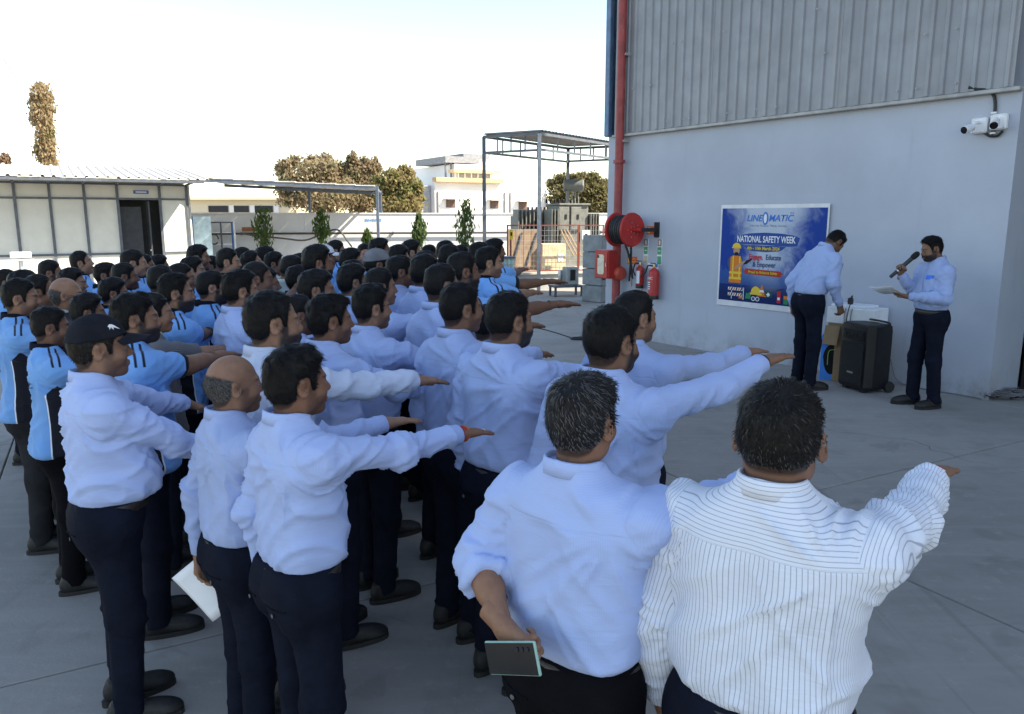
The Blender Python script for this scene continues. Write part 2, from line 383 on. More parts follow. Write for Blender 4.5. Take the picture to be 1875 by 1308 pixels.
# ------------------------------------------------------------------ hands (right hand: wrist at origin, fingers +Y, palm -Z, thumb -X)
HANDS = {}
def hand_geo(pose, h):
    if (pose, h) in HANDS: return HANDS[(pose, h)]
    p, org = grid((-.10, -.07, -.10), (.07, .215, .06), h)
    d = rcone(p, (0, -.08, 0), (0, .012, 0), .027, .0235, (1.1, 1, .86))
    pal = None; xs = [-.031, -.0105, .0105, .030]; ys = [.088, .092, .088, .080]; Ls = [.074, .083, .077, .060]
    curl = {'flat': (.05, .10, .08), 'relax': (.35, .45, .35), 'grip': (.95, 1.15, .7), 'pinch': (.7, .5, .35)}[pose]
    fing = None
    for i in range(4):
        c = rcone(p, (xs[i] * .45, .008, 0), (xs[i], ys[i] - .008, .002), .0135, .0122); pal = c if pal is None else smin(pal, c, .022)
        a = np.array([xs[i], ys[i] - .012, .001]); sp = (i - 1.5) * (.125 if pose == 'flat' else .03); ang = 0; r = [.0092, .0088, .0080, .0066][0:4]; sc = .86 if i == 3 else 1
        F = None
        for j in range(3):
            ang += curl[j] * (1 + .08 * i); ln = Ls[i] * (.46, .30, .24)[j]
            b = a + ln * np.array([math.sin(sp) * math.cos(ang), math.cos(sp) * math.cos(ang), -math.sin(ang)])
            c = rcone(p, a, b, r[j] * sc, r[j + 1] * sc); F = c if F is None else smin(F, c, .006); a = b
        fing = F if fing is None else np.minimum(fing, F)
    d = smin(d, pal, .02)
    tb = [(-.020, .016, -.006), (-.048, .052, -.016), (-.056, .082, -.024), (-.056, .106, -.028)]
    if pose in ('grip', 'pinch'): tb = [(-.020, .016, -.008), (-.040, .045, -.030), (-.030, .070, -.048), (-.014, .090, -.054)]
    if pose == 'flat': tb = [(-.020, .016, -.004), (-.043, .055, -.008), (-.046, .086, -.012), (-.043, .108, -.014)]
    T = smin(rcone(p, tb[0], tb[1], .0150, .0115), rcone(p, tb[1], tb[2], .0108, .0098), .01); T = smin(T, rcone(p, tb[2], tb[3], .0096, .0075), .006)
    d = smin(smin(d, fing, .007), T, .012)
    v, f = nets(d, org, h); v = relax(v, f, 1, .25)
    HANDS[(pose, h)] = (v, f); return HANDS[(pose, h)]
def frame(y, up):
    y = np.asarray(y, float); y = y / np.linalg.norm(y); z = np.asarray(up, float); z = z - y * (z @ y); z /= np.linalg.norm(z); x = np.cross(y, z)
    return np.stack([x, y, z], 1)
# ------------------------------------------------------------------ a whole dressed figure, 1.70 m tall, facing +Y
def arm_pts(spec, sd, w):
    """joints (shoulder, elbow, wrist, hand direction, back-of-hand direction, hand pose)"""
    k = spec[0]
    if k == 'down':
        S = np.array([sd * .176 * w, -.012, 1.348]); o = spec[1] if len(spec) > 1 else 0.0
        E = S + np.array([sd * (.055 + .03 * (w - 1)), -.035 - o, -.275]); W = E + np.array([sd * -.012, .055 - o, -.245])
        return S, E, W, (W - E) * np.array([.6, 1, 1]), (sd * .9, -.5, .1), 'relax'
    if k == 'fwd':                                    # straight forward, direction given
        d = np.asarray(spec[1], float); d = d / np.linalg.norm(d)
        S = np.array([sd * .172 * w, .012, 1.362]) + d * .015; E = S + d * .275 + np.array([sd * .014, 0, -.024]); W = S + d * .525
        return S, E, W, d + np.array([0, 0, -.04]), (-sd * .15, 0, 1.0), 'flat'
    S = np.array([sd * .178 * w, -.008, 1.352])       # ('to', elbow, wrist, handdir, back, pose)
    return S, np.asarray(spec[1], float), np.asarray(spec[2], float), np.asarray(spec[3], float), np.asarray(spec[4], float), spec[5]
TORSO = [(.80, .172, .122, -.004), (.90, .168, .119, -.004), (.972, .158, .112, .0), (.988, .163, .117, .002), (1.01, .167, .123, .004), (1.06, .165, .122, .006), (1.14, .167, .115, .006), (1.22, .178, .112, .004), (1.30, .187, .108, -.002), (1.350, .180, .099, -.010), (1.395, .148, .088, -.016), (1.435, .098, .074, -.020), (1.46, .072, .064, -.022), (1.52, .062, .060, -.022)]
POLO = [(.78, .200, .150, -.010), (.86, .197, .148, -.008), (.96, .186, .136, .0)] + TORSO[5:]
def lean_pts(v, lean, side=0.0):
    if not lean and not side: return v
    v = v.copy(); z = v[:, 2] - .93; a = lean * sst(v[:, 2], .88, 1.30); ca, sa = np.cos(a), np.sin(a); y = v[:, 1]
    v[:, 1], v[:, 2] = y * ca + np.maximum(z, -9) * sa * (z > 0) + 0, np.where(z > 0, .93 + z * ca - y * sa, v[:, 2])
    b = side * sst(v[:, 2], .88, 1.30); x = v[:, 0].copy(); z = v[:, 2] - .93; v[:, 0] = x + np.where(z > 0, z * np.sin(b), 0)
    return v
def seam(va, fa, ia, vb, fb, ib, oa, ob, bf):            # joins two overlapping stretches of skin under the clothes
    ia, ib = ia[::max(1, len(ia) // 300)], ib[::max(1, len(ib) // 300)]; D = ((va[ia][:, None] - vb[ib][None]) ** 2).sum(-1)
    i, j = np.unravel_index(D.argmin(), D.shape); a = ia[i]; b = ib[j]
    def edge(f, x): r, c = np.argwhere(f == x)[0]; return f[r, (c + 1) % 4]
    bf.append(np.array([[a + oa, edge(fa, a) + oa, edge(fb, b) + ob, b + ob]]))
def figure(P):
    w, belly, hi = P.get('w', 1.0), P.get('belly', 0.0), P.get('hi', False); polo = P['top'] in ('P', 'K'); seed = P.get('seed', 0); lean = P.get('lean', 0.0); sideL = P.get('side', 0.0)
    hs = (.0092 if P.get('fine') else .0108) if hi else .0215
    out = {}
    T = np.array(POLO if polo else TORSO, np.float32).copy()
    wz = np.interp(T[:, 0], [.8, 1.36, 1.46], [1, 1, 0]); T[:, 1] *= 1 + (w - 1) * wz; T[:, 2] *= 1 + (w - 1) * 1.1 * wz
    bz = np.exp(-((T[:, 0] - 1.06) / .11) ** 2) * belly; T[:, 2] += bz * .6; T[:, 3] += bz * .6; T[:, 1] += bz * .35
    arms = [arm_pts(P['R'], 1, w), arm_pts(P['L'], -1, w)]; rolled = P.get('rolled', (False, False))
    pts = np.array([a[i] for a in arms for i in range(3)]); lo = np.minimum(pts.min(0) - .09, (-.24 * w, -.20 - belly, .78)); up = np.maximum(pts.max(0) + .09, (.24 * w, .20 + belly, 1.5))
    hem = .845 if polo else .970
    p, org = grid(lo, up, hs); z = p[..., 2]
    a_, b_, cy = tab(z, T, 1), tab(z, T, 2), tab(z, T, 3); e = 2.75
    sx, sy = np.abs(p[..., 0]) / a_, np.abs(p[..., 1] - cy) / b_
    dt = ((sx ** e + sy ** e) ** (1 / e) - 1) * np.minimum(a_, b_) * .92
    # shoulder blades and the hollow of the spine
    dt = dt - .010 * np.exp(-(((np.abs(p[..., 0]) - .085) / .05) ** 2 + ((z - 1.28) / .07) ** 2)) * (p[..., 1] < 0) + .007 * np.exp(-((p[..., 0] / .03) ** 2 + ((z - 1.2) / .15) ** 2)) * (p[..., 1] < 0)
    ds = []; info = []
    for ai, (S, E, W, hd, bk, ps) in enumerate(arms):
        fw = P['R' if ai == 0 else 'L'][0] == 'fwd'
        r0, r1, r2 = ((.064, .062, .056) if polo else (.055, .049, .036)); r0 *= .5 + .5 * w; r1 *= .6 + .4 * w
        up_ = rcone(p, S, E, r0, r1)
        if polo:
            ax = (E - S) / np.linalg.norm(E - S); cut = np.linalg.norm(E - S) * .80; d = smax(up_, (p - S) @ ax - cut, .006)
        else:
            ax = (W - E) / np.linalg.norm(W - E); cut = np.linalg.norm(W - E) * (.30 if rolled[ai] else .96)
            d = smin(up_, rcone(p, E, W, r1 + (.006 if rolled[ai] else 0), r2 + (.012 if rolled[ai] else .0)), .03)
            t_ = (p - E) @ ax; d = np.where(t_ > -.05, smax(d, t_ - cut, .006), d)
            if rolled[ai]: d = np.minimum(d, smax(smax(rcone(p, E, W, r1 + .012, r2 + .016), t_ - cut, .005), cut - .075 - t_, .01))
        if fw: d = smin(d, ell(p, S + np.array([-.01 * (1 if ai == 0 else -1), -.022, -.026]), (.050 * w, .046, .050)), .06)
        ds.append(d); info.append((S, E, W))
    da = np.minimum(ds[0], ds[1]); k = .05
    dt = smax(smax(dt, hem - z, .012), z - 1.468, .004); F = smin(dt, da, k)
    v, f = nets(F, org, hs); v = relax(v, f, 1, .3); n = vnormals(v, f)
    # rest attributes: torso position, arm coordinates, which of the two
    dT = (((np.abs(v[:, 0]) / tab(v[:, 2], T, 1)) ** e + (np.abs(v[:, 1] - tab(v[:, 2], T, 3)) / tab(v[:, 2], T, 2)) ** e) ** (1 / e) - 1) * .11
    side = v[:, 0] > 0; ar = np.zeros_like(v); am = np.full(len(v), -1.0, np.float32); tl = np.zeros(len(v), np.float32); foldc = np.zeros(len(v), np.float32)
    for ai, (S, E, W) in enumerate(info):
        m = side if ai == 0 else ~side; q = v[m]
        L1, L2 = np.linalg.norm(E - S), np.linalg.norm(W - E); a1, a2 = (E - S) / L1, (W - E) / L2
        t1 = np.clip((q - S) @ a1, -.1, L1); t2 = np.clip((q - E) @ a2, 0, L2 * 1.2); d1 = np.linalg.norm(q - S - np.clip(t1, 0, L1)[:, None] * a1, axis=1); d2 = np.linalg.norm(q - E - t2[:, None] * a2, axis=1)
        lower = (d2 < d1); A = np.where(lower[:, None], a2, a1); O = np.where(lower[:, None], E, S); rel = q - O; rel = rel - A * (rel * A).sum(1, keepdims=True)
        upv = np.array([0, 0, 1.]) if abs(a1[2]) < .7 else np.array([0, -1., 0]); A0 = (W - S) / np.linalg.norm(W - S); U = np.cross(A0, upv); U /= np.linalg.norm(U); U = np.tile(U, (len(q), 1)); Vv = np.cross(U, np.tile(A0, (len(q), 1)))
        t = np.where(lower, L1 + t2, t1); ar[m] = np.stack([(rel * U).sum(1), (rel * Vv).sum(1), t], 1)
        dA = np.minimum(d1, d2) - .062; am[m] = np.minimum(np.minimum(np.maximum(t - .012, np.abs(q[:, 0]) - .168 * w), .036 - dA), np.where(t > .075, dT[m] - dA + .004, 1.0)); tl[m] = t
        foldc[m] = np.exp(-((t - L1) / .07) ** 2) + .8 * np.exp(-((t - .06) / .06) ** 2) + .5 * np.exp(-((t - L1 - L2) / .06) ** 2)
    isarm = sst(am, -.02, .03)
    # folds
    sd = seed * 1.7; x, y, zz = v[:, 0], v[:, 1], v[:, 2]
    def ridge(q, fr, o): return (1 - np.abs(vnoise(q, fr, o))) ** 5
    def crease(q, fr, o): return np.clip((1 - np.abs(vnoise(q, fr, o)) - .66) / .34, 0, 1) ** 1.4
    qd = np.stack([x, y, zz + 1.0 * np.abs(x) + .35 * x], 1) * .8; qe = np.stack([x, y, zz - 1.25 * x + .4 * y], 1) * .75; qw = np.stack([x, y, zz + .015 * vnoise(v, (9, 9, 9), sd)], 1)
    lowm = sst(-zz, -1.36, -1.08); wst = sst(-zz, -1.10, -.98)
    tor = .0105 * crease(qd, (1.8, 2, 11), sd + 20) * (.25 + .75 * lowm) + .0125 * crease(qe, (2.0, 2, 13), sd + 31) * lowm + .0035 * (ridge(qd, (2.2, 3, 15), sd) - .3) * (.35 + .65 * lowm) + .003 * (ridge(qe, (2.4, 3, 19), sd + 9) - .3) * lowm + .004 * (ridge(qw, (4, 4, 24), sd + 4) - .3) * wst + .008 * (ridge(np.stack([x + .15 * zz, y, zz], 1), (21, 21, 2.2), sd + 6) - .3) * sst(-zz, -1.07, -.975) + .004 * vnoise(v, (6, 6, 4), sd)
    qa = np.stack([ar[:, 0], ar[:, 1], ar[:, 2] + .5 * ar[:, 0] * np.sin(sd + 3 * ar[:, 2])], 1)
    slv = .017 * crease(qa, (4, 4, 11), sd + 5) * (.45 + .55 * np.clip(foldc, 0, 1)) + .010 * crease(np.stack([ar[:, 0], ar[:, 1], ar[:, 2] - 1.2 * ar[:, 1]], 1), (6, 6, 17), sd + 15) + .007 * (ridge(qa, (7, 7, 20), sd + 2) - .3) * (.35 + .65 * np.clip(foldc, 0, 1)) + .004 * vnoise(qa, (14, 14, 6), sd)
    pit = np.exp(-(((np.abs(x) - .165 * w) / .05) ** 2 + ((zz - 1.30) / .07) ** 2)); qp = np.stack([x, y, zz + .9 * np.abs(x)], 1)
    amp = 1.0 if hi else .8; rad_ = 0                       # pulls fanning out from the armpit of a raised arm
    for ai in (0, 1):
        if P['R' if ai == 0 else 'L'][0] != 'fwd': continue
        xa = (.15 if ai == 0 else -.15) * w; r_ = np.hypot(x - xa, zz - 1.33); ph_ = np.arctan2(zz - 1.33, (xa - x) * (1 if ai == 0 else -1)); q_ = np.stack([ph_ * 1.0, r_, y * .3], 1)
        rad_ = rad_ + .022 * (crease(q_, (3.4, 1.6, 2), sd + 12 + ai) - .15) * np.exp(-(r_ / .26) ** 1.5) * sst(r_, .03, .10) * (1 - isarm)
    if polo: tor, slv = tor * .8, slv * .5
    disp = amp * (tor * (1 - isarm) + slv * isarm + .012 * pit * (ridge(qp, (6, 6, 26), sd + 1) - .3) + rad_)
    disp *= np.where(isarm > .5, 1, sst(zz, hem - .001, hem + .03) * .8 + .2)
    disp *= sst(-zz, -1.45, -1.40) * .85 + .15
    vv = v + n * disp[:, None]
    out['shirt'] = (lean_pts(vv, lean, sideL), [f], {'st': v, 'ar': ar, 'am': am})
    # collar
    th = np.linspace(-math.pi, math.pi, 37 if hi else 25); cz = []
    fr_ = np.clip(np.cos(th), 0, 1); ra, rb = .0645 + .004 * (w - 1), .064
    prof = [(-.002, -.040), (.0, .008), (.004, .012), (.009, .008), (.0145, -.028), (.0105, -.028)]
    cv = []
    for t, fr in zip(th, fr_):
        for (o, dz) in prof:
            drop = -.028 * fr ** 1.5 - .006 * abs(math.sin(t)); dz2 = dz - (.016 * fr if dz == -.028 else 0)
            cv.append(((ra + o) * math.sin(t), -.022 + (rb + o + .004 * fr) * math.cos(t), 1.476 + drop + dz2))
    m = len(prof); nn = len(th); cf = [(i * m + j, i * m + (j + 1) % m, (i + 1) * m + (j + 1) % m, (i + 1) * m + j) for i in range(nn - 1) for j in range(m) if not (i in (0, nn - 2) and False)]
    out['collar'] = (lean_pts(np.array(cv, np.float32), lean, sideL), [np.array(cf)[:, ::-1]], None)
    # cuffs
    cu = []
    for ai, (S, E, W) in enumerate(info):
        if polo or rolled[ai]: continue
        A = (W - E) / np.linalg.norm(W - E); R_ = frame(A, (0, 0, 1) if abs(A[2]) < .8 else (0, 1, 0)); L2 = np.linalg.norm(W - E)
        n_ = 18; rr = [(.0380, L2 * .96 - .068), (.0400, L2 * .96 - .064), (.0388, L2 * .96 + .004), (.0365, L2 * .96 + .006), (.029, L2 * .96 - .002)]
        pv = []; 
        for (r, t) in rr:
            for k_ in range(n_):
                a = 2 * math.pi * k_ / n_; pv.append(E + A * t + R_[:, 0] * (r * math.cos(a) * 1.04) + R_[:, 2] * (r * math.sin(a) * .94))
        pf = [(i * n_ + k_, i * n_ + (k_ + 1) % n_, (i + 1) * n_ + (k_ + 1) % n_, (i + 1) * n_ + k_) for i in range(len(rr) - 1) for k_ in range(n_)]
        cu.append((lean_pts(np.array(pv, np.float32), lean, sideL), [np.array(pf)[:, ::-1]], None))
    out['cuffs'] = cu
    # trousers
    ht = .0155 if hi else .027; p, org = grid((-.24 * w - .03, -.24, .03), (.24 * w + .03, .22, .99), ht); z = p[..., 2]; st = P.get('stance', 0.0)
    TR = np.array([(.70, .17, .11, -.01), (.80, .176, .122, -.014), (.88, .174, .124, -.012), (.965, .163, .113, 0.0), (1.0, .163, .113, 0.0)], np.float32); TR[:, 1] *= w; TR[:, 2] *= 1 + (w - 1) * 1.1; TR[-2:, 2] += belly * .25; TR[-2:, 3] += belly * .25
    a_, b_, cy = tab(z, TR, 1), tab(z, TR, 2), tab(z, TR, 3)
    d = ((p[..., 0] / a_) ** 2 + ((p[..., 1] - cy) / b_) ** 2) ** .5 - 1; d = d * np.minimum(a_, b_); d = smax(d, .83 - z, .10)
    ax = np.abs(p[..., 0]); q = np.stack([ax, p[..., 1], z], -1)
    d = smin(d, ell(q, (.075 * w, -.050, .870), (.078 * w, .070, .12)), .10); legs = None
    for sg in (1, -1):
        ky = .012 + st * sg; fy = -.012 + st * 1.6 * sg
        l = smin(rcone(p, (sg * .088 * w, -.005, .86), (sg * .092 * w, ky, .47), .088 * w, .066), rcone(p, (sg * .092 * w, ky, .47), (sg * .098 * w, fy, .05), .066, .060), .05)
        l = smax(l, -(p[..., 0] * sg) + .004, .01); legs = l if legs is None else np.minimum(legs, l)
    d = smin(d, legs, .06); d = smax(smax(d, .052 - z, .006), z - (.885 if polo else .976), .004)
    v, f = nets(d, org, ht); n = vnormals(v, f)
    kn = np.exp(-((v[:, 2] - .47) / .10) ** 2) + 1.2 * np.exp(-((v[:, 2] - .10) / .08) ** 2) + .7 * np.exp(-((v[:, 2] - .80) / .06) ** 2)
    q = np.stack([v[:, 0], v[:, 1], v[:, 2] + .35 * v[:, 1]], 1)
    v2 = v + n * (.010 * ((1 - np.abs(vnoise(q, (7, 7, 21), sd))) ** 3 - .4) * (.2 + .8 * np.clip(kn, 0, 1)) + .004 * vnoise(v, (16, 16, 3), sd))[:, None]
    out['trousers'] = (v2, [f], None)
    # belt
    if not polo:
        nb = 40; bv = []
        for (o, zz_) in ((.001, .928), (.006, .929), (.007, .966), (.001, .968)):
            a0, b0, c0 = (float(tab(np.array([.948]), TR, i)[0]) for i in (1, 2, 3))
            bv += [((a0 + o) * math.cos(2 * math.pi * k_ / nb), c0 + (b0 + o) * math.sin(2 * math.pi * k_ / nb), zz_) for k_ in range(nb)]
        bf = [(i * nb + k_, i * nb + (k_ + 1) % nb, (i + 1) * nb + (k_ + 1) % nb, (i + 1) * nb + k_) for i in range(3) for k_ in range(nb)]
        out['belt'] = (np.array(bv, np.float32), [np.array(bf)], None)
    # skin: head, neck, arms, hands in one mesh
    hd_, hair_ = head_geo(P.get('hair', 'short'), P.get('beard', 2), .0054 if hi else .0082, (4400 if hi else 330), P.get('hseed', 0), P.get('jw', 1.0))
    yaw, pit_ = P.get('yaw', 0.0), P.get('pit', 0.0); cyw, syw, cp, sp = math.cos(yaw), math.sin(yaw), math.cos(pit_), math.sin(pit_)
    Rz = np.array([[cyw, syw, 0], [-syw, cyw, 0], [0, 0, 1]]); Rx = np.array([[1, 0, 0], [0, cp, sp], [0, -sp, cp]]); hsz = P.get('hs', .94)
    def place_head(V):
        V = V * hsz * np.array([P.get('hx', 1.0), 1, 1]); wgt = sst(V[:, 2], -.17, -.09)[:, None]; piv = np.array([0, -.03, -.10]); R = ((V - piv) @ (Rz @ Rx).T) + piv
        return lean_pts((R * wgt + V * (1 - wgt) + np.array([0, .022, 1.562 + P.get('hz', 0)])).astype(np.float32), lean, sideL)
    bv, bf, bm = [place_head(hd_[0])], [hd_[1]], [hd_[2]]; off = len(hd_[0])
    for ai, (S, E, W, hdr, bk, ps) in enumerate(arms):
        ha = .013 if hi else .020; lo = np.minimum(np.minimum(S, E), W) - .07; up_ = np.maximum(np.maximum(S, E), W) + .07
        p, org = grid(lo, up_, ha); d = rcone(p, E, W, .041, .0265)
        bare = polo or rolled[ai]; d = smin(d, rcone(p, S, E, .046 if bare else .036, .043 if bare else .034), .03)
        if bare: d = smin(d, rcone(p, E, E + (W - E) * .45, .043, .040), .02)
        v, f = nets(d, org, ha); v = relax(v, f, 1, .4); bv.append(lean_pts(v, lean, sideL)); bf.append(f + off); bm.append(np.zeros((len(v), 4)))
        nb_ = np.where(hd_[0][:, 2] < -.2)[0]; seam(bv[0], hd_[1], nb_, bv[-1], f, np.arange(len(v)), 0, off, bf); arm0 = off; off += len(v)
        hv, hf = hand_geo(ps, .0042 if hi else (.0062 if ps == 'flat' else .008)); R_ = frame(hdr, bk)
        H = hv * np.array([1 if ai == 0 else -1, 1, 1]); H = H @ R_.T + W + R_[:, 1] * .0
        bv.append(lean_pts(H.astype(np.float32), lean, sideL)); bf.append((hf if ai == 0 else hf[:, ::-1]) + off); seam(bv[-2], f, np.arange(len(v)), bv[-1], hf, np.where(hv[:, 1] < -.055)[0], arm0, off, bf); bm.append(np.zeros((len(H), 4))); off += len(H)
        out['hand%d' % ai] = (W, R_)
    out['body'] = (np.concatenate(bv), [np.concatenate(bf)], {'mk': np.concatenate(bm)})
    out['hair'] = (place_head(hair_[0]), hair_[1], hair_[2]); out['place_head'] = place_head
    return out
# ------------------------------------------------------------------ materials of people
def skin_mat():
    k = NT('skin'); a = k.attr('mk'); s = k.n('SeparateColor'); k.l(a.outputs['Color'], s.inputs[0]); tone = k.n('ObjectInfo').outputs['Color']
    co = k.objco(); base = k.mix(k.math('MULTIPLY', k.ramp(k.noise(38, 4, .6, co), .35, .75), .30), tone, (.10, .045, .03), 'MIX')
    fine = k.noise(420, 2, .6, co)
    base = k.mix(k.math('MULTIPLY', s.outputs[1], .45), base, (.16, .045, .045))
    base = k.mix(k.math('MULTIPLY', s.outputs[0], k.math('ADD', .72, k.math('MULTIPLY', fine, .4))), base, (.009, .007, .007))
    base = k.mix(s.outputs[2], base, (.26, .24, .22)); base = k.mix(a.outputs['Alpha'], base, (.012, .008, .006))
    k.col(base); k.rough(k.math('SUBTRACT', .56, k.math('MULTIPLY', s.outputs[2], .4))); k.b.inputs['Specular IOR Level'].default_value = .42
    k.b.inputs['Subsurface Weight'].default_value = 0.0
    k.bump(k.math('ADD', k.noise(260, 3, .6, co), k.math('MULTIPLY', k.math('MULTIPLY', fine, s.outputs[0]), 2.0)), .25, .0015); return k.m
def hair_mat(name, dark, grey, amt, rough=.42):
    k = NT(name); g = k.attr('gy').outputs['Fac']; n = k.noise(160, 3, .6, k.objco())
    d2 = k.mix(k.ramp(n, .35, .7), dark, tuple(c * 2.2 for c in dark))
    k.col(k.mix(k.ramp(g, 1 - amt - .12, 1 - amt + .12), d2, grey)); k.rough(rough); k.b.inputs['Specular IOR Level'].default_value = .14
    k.bump(k.noise(300, 3, .7, k.objco()), .4, .002); return k.m
def shirt_mat(name, period, duty, amt, stripe=None, weave=900, polo=False, tone=None):
    k = NT(name); st = k.attr('st').outputs['Vector']; ar = k.attr('ar').outputs['Vector']; am = k.attr('am').outputs['Fac']
    x, y, z = k.sep(st); ax, ay, t = k.sep(ar); obc = k.n('ObjectInfo').outputs['Color'] if tone is None else tone
    isarm = k.math('GREATER_THAN', am, 0.0); th = k.math('ARCTAN2', k.math('DIVIDE', x, .18), k.math('DIVIDE', y, -.12))
    back = k.math('LESS_THAN', y, 0.0); yoke = k.math('MULTIPLY', back, k.math('GREATER_THAN', z, 1.338))
    s_t = k.math('ADD', k.math('MULTIPLY', k.math('MULTIPLY', th, .18), k.math('SUBTRACT', 1, yoke)), k.math('MULTIPLY', z, yoke))
    cap_ = k.math('LESS_THAN', t, .07); s_a = k.math('ADD', k.math('MULTIPLY', k.math('MULTIPLY', k.math('ARCTAN2', ax, ay), .055), k.math('SUBTRACT', 1, cap_)), k.math('MULTIPLY', k.math('MULTIPLY', ax, 1.15), cap_)); na = k.math('SUBTRACT', 1, isarm)
    s = k.math('ADD', k.math('MULTIPLY', s_t, na), k.math('MULTIPLY', s_a, isarm))
    tri = k.math('ABSOLUTE', k.math('SUBTRACT', k.math('FRACT', k.math('DIVIDE', k.math('ADD', s, 3.0), period)), .5))
    line = k.ramp(tri, duty * .5 + .08, duty * .5 - .04)
    tn = k.noise(5, 3, .6, st); base = k.mix(k.math('MULTIPLY', k.ramp(tn, .3, .7), .10), obc, (.30, .34, .45))
    if not polo:
        base = k.mix(k.math('MULTIPLY', line, amt), base, stripe or (.10, .14, .32))
    def near(v, c, w): return k.ramp(k.math('ABSOLUTE', k.math('SUBTRACT', v, c)), w, w * .3)
    seam = k.math('MAXIMUM', k.math('MULTIPLY', k.math('MULTIPLY', near(z, 1.338, .004), back), na), near(am, 0.0, .0045))
    if polo:
        side = k.math('ABSOLUTE', k.math('ARCTAN2', k.math('DIVIDE', y, .12), k.math('DIVIDE', k.math('ABSOLUTE', x), .18)))
        low = k.math('LESS_THAN', z, k.math('SUBTRACT', 1.27, k.math('MULTIPLY', side, .12)))
        pan = k.math('MULTIPLY', k.math('MULTIPLY', k.math('LESS_THAN', side, .42), low), na)
        pipe = k.math('MULTIPLY', k.math('MULTIPLY', near(side, .44, .035), low), na)
        hem = k.math('MULTIPLY', isarm, k.math('GREATER_THAN', t, .187))
        strp = k.math('MULTIPLY', k.math('MAXIMUM', near(y, -.012, .0085), near(y, .020, .0085)), k.math('MULTIPLY', k.math('GREATER_THAN', k.math('ABSOLUTE', x), .075), k.math('GREATER_THAN', z, 1.37)))
        base = k.mix(k.math('MAXIMUM', pan, k.math('MAXIMUM', hem, strp)), base, (.008, .009, .016)); base = k.mix(pipe, base, (.75, .78, .82))
    k.col(base); k.rough(.82); k.b.inputs['Specular IOR Level'].default_value = .2; k.b.inputs['Sheen Weight'].default_value = .12
    wr = k.noise(1, 4, .55, k.scale(st, (9, 9, 34)), 1.0)
    h = k.math('SUBTRACT', k.math('ADD', k.math('MULTIPLY', wr, .9), k.math('MULTIPLY', k.noise(weave, 1, .5, st), .05)), k.math('MULTIPLY', seam, .35))
    k.bump(h, .35, .010); return k.m
def cloth_mat(name, c, rough=.85, var=.2, scale=9, bump=.35):
    k = NT(name); co = k.objco(); n = k.noise(scale, 4, .6, co); k.col(k.mix(k.ramp(n, .3, .7), tuple(q * (1 - var) for q in c), tuple(q * (1 + var) for q in c))); k.rough(rough)
    k.b.inputs['Specular IOR Level'].default_value = .08
    k.bump(k.math('ADD', k.noise(1, 4, .55, k.scale(co, (20, 20, 40)), .5), k.math('MULTIPLY', k.noise(900, 1, .5, co), .06)), bump, .012); return k.m
M_SKIN = skin_mat()
M_HAIR = {'black': hair_mat('hair_black', (.0045, .004, .004), (.011, .010, .010), .25, .5), 'brown': hair_mat('hair_brown', (.016, .010, .008), (.04, .025, .018), .25),
          'grey': hair_mat('hair_grey', (.010, .0095, .010), (.12, .12, .125), .30, .5), 'salt': hair_mat('hair_salt', (.0065, .0055, .005), (.07, .066, .062), .11, .5), 'greyer': hair_mat('hair_greyer', (.035, .033, .032), (.15, .14, .135), .45, .55)}
M_SHIRT = {'S': shirt_mat('shirt_blue', .0052, .42, .055), 'W': shirt_mat('shirt_white_striped', .0092, .12, .55, (.06, .07, .14)), 'P': shirt_mat('polo_blue', .01, .1, 0, polo=True), 'G': shirt_mat('shirt_plain', .02, .2, .05), 'K': shirt_mat('shirt_speckled', .004, .5, .7, (.02, .02, .02))}
M_TRO = cloth_mat('trousers_navy', (.0075, .0095, .019)); M_TRB = cloth_mat('trousers_black', (.0042, .0042, .006)); M_TRG = cloth_mat('trousers_charcoal', (.022, .023, .026))
M_BELT = mat('belt_leather', (.030, .024, .020), .45, var=.3, scale=30, bump=.2, bscale=200); M_NAVY = cloth_mat('collar_navy', (.010, .011, .020)); M_SHOE = mat('shoe_leather', (.008, .0075, .0075), .6, var=.3, scale=20, bump=.3, bscale=120); M_SOLE = mat('shoe_sole', (.018, .016, .015), .8)
COLS = {'S': (.362, .463, .735), 'W': (.69, .73, .81), 'P': (.15, .37, .74), 'G': (.62, .68, .62), 'K': (.16, .16, .17)}
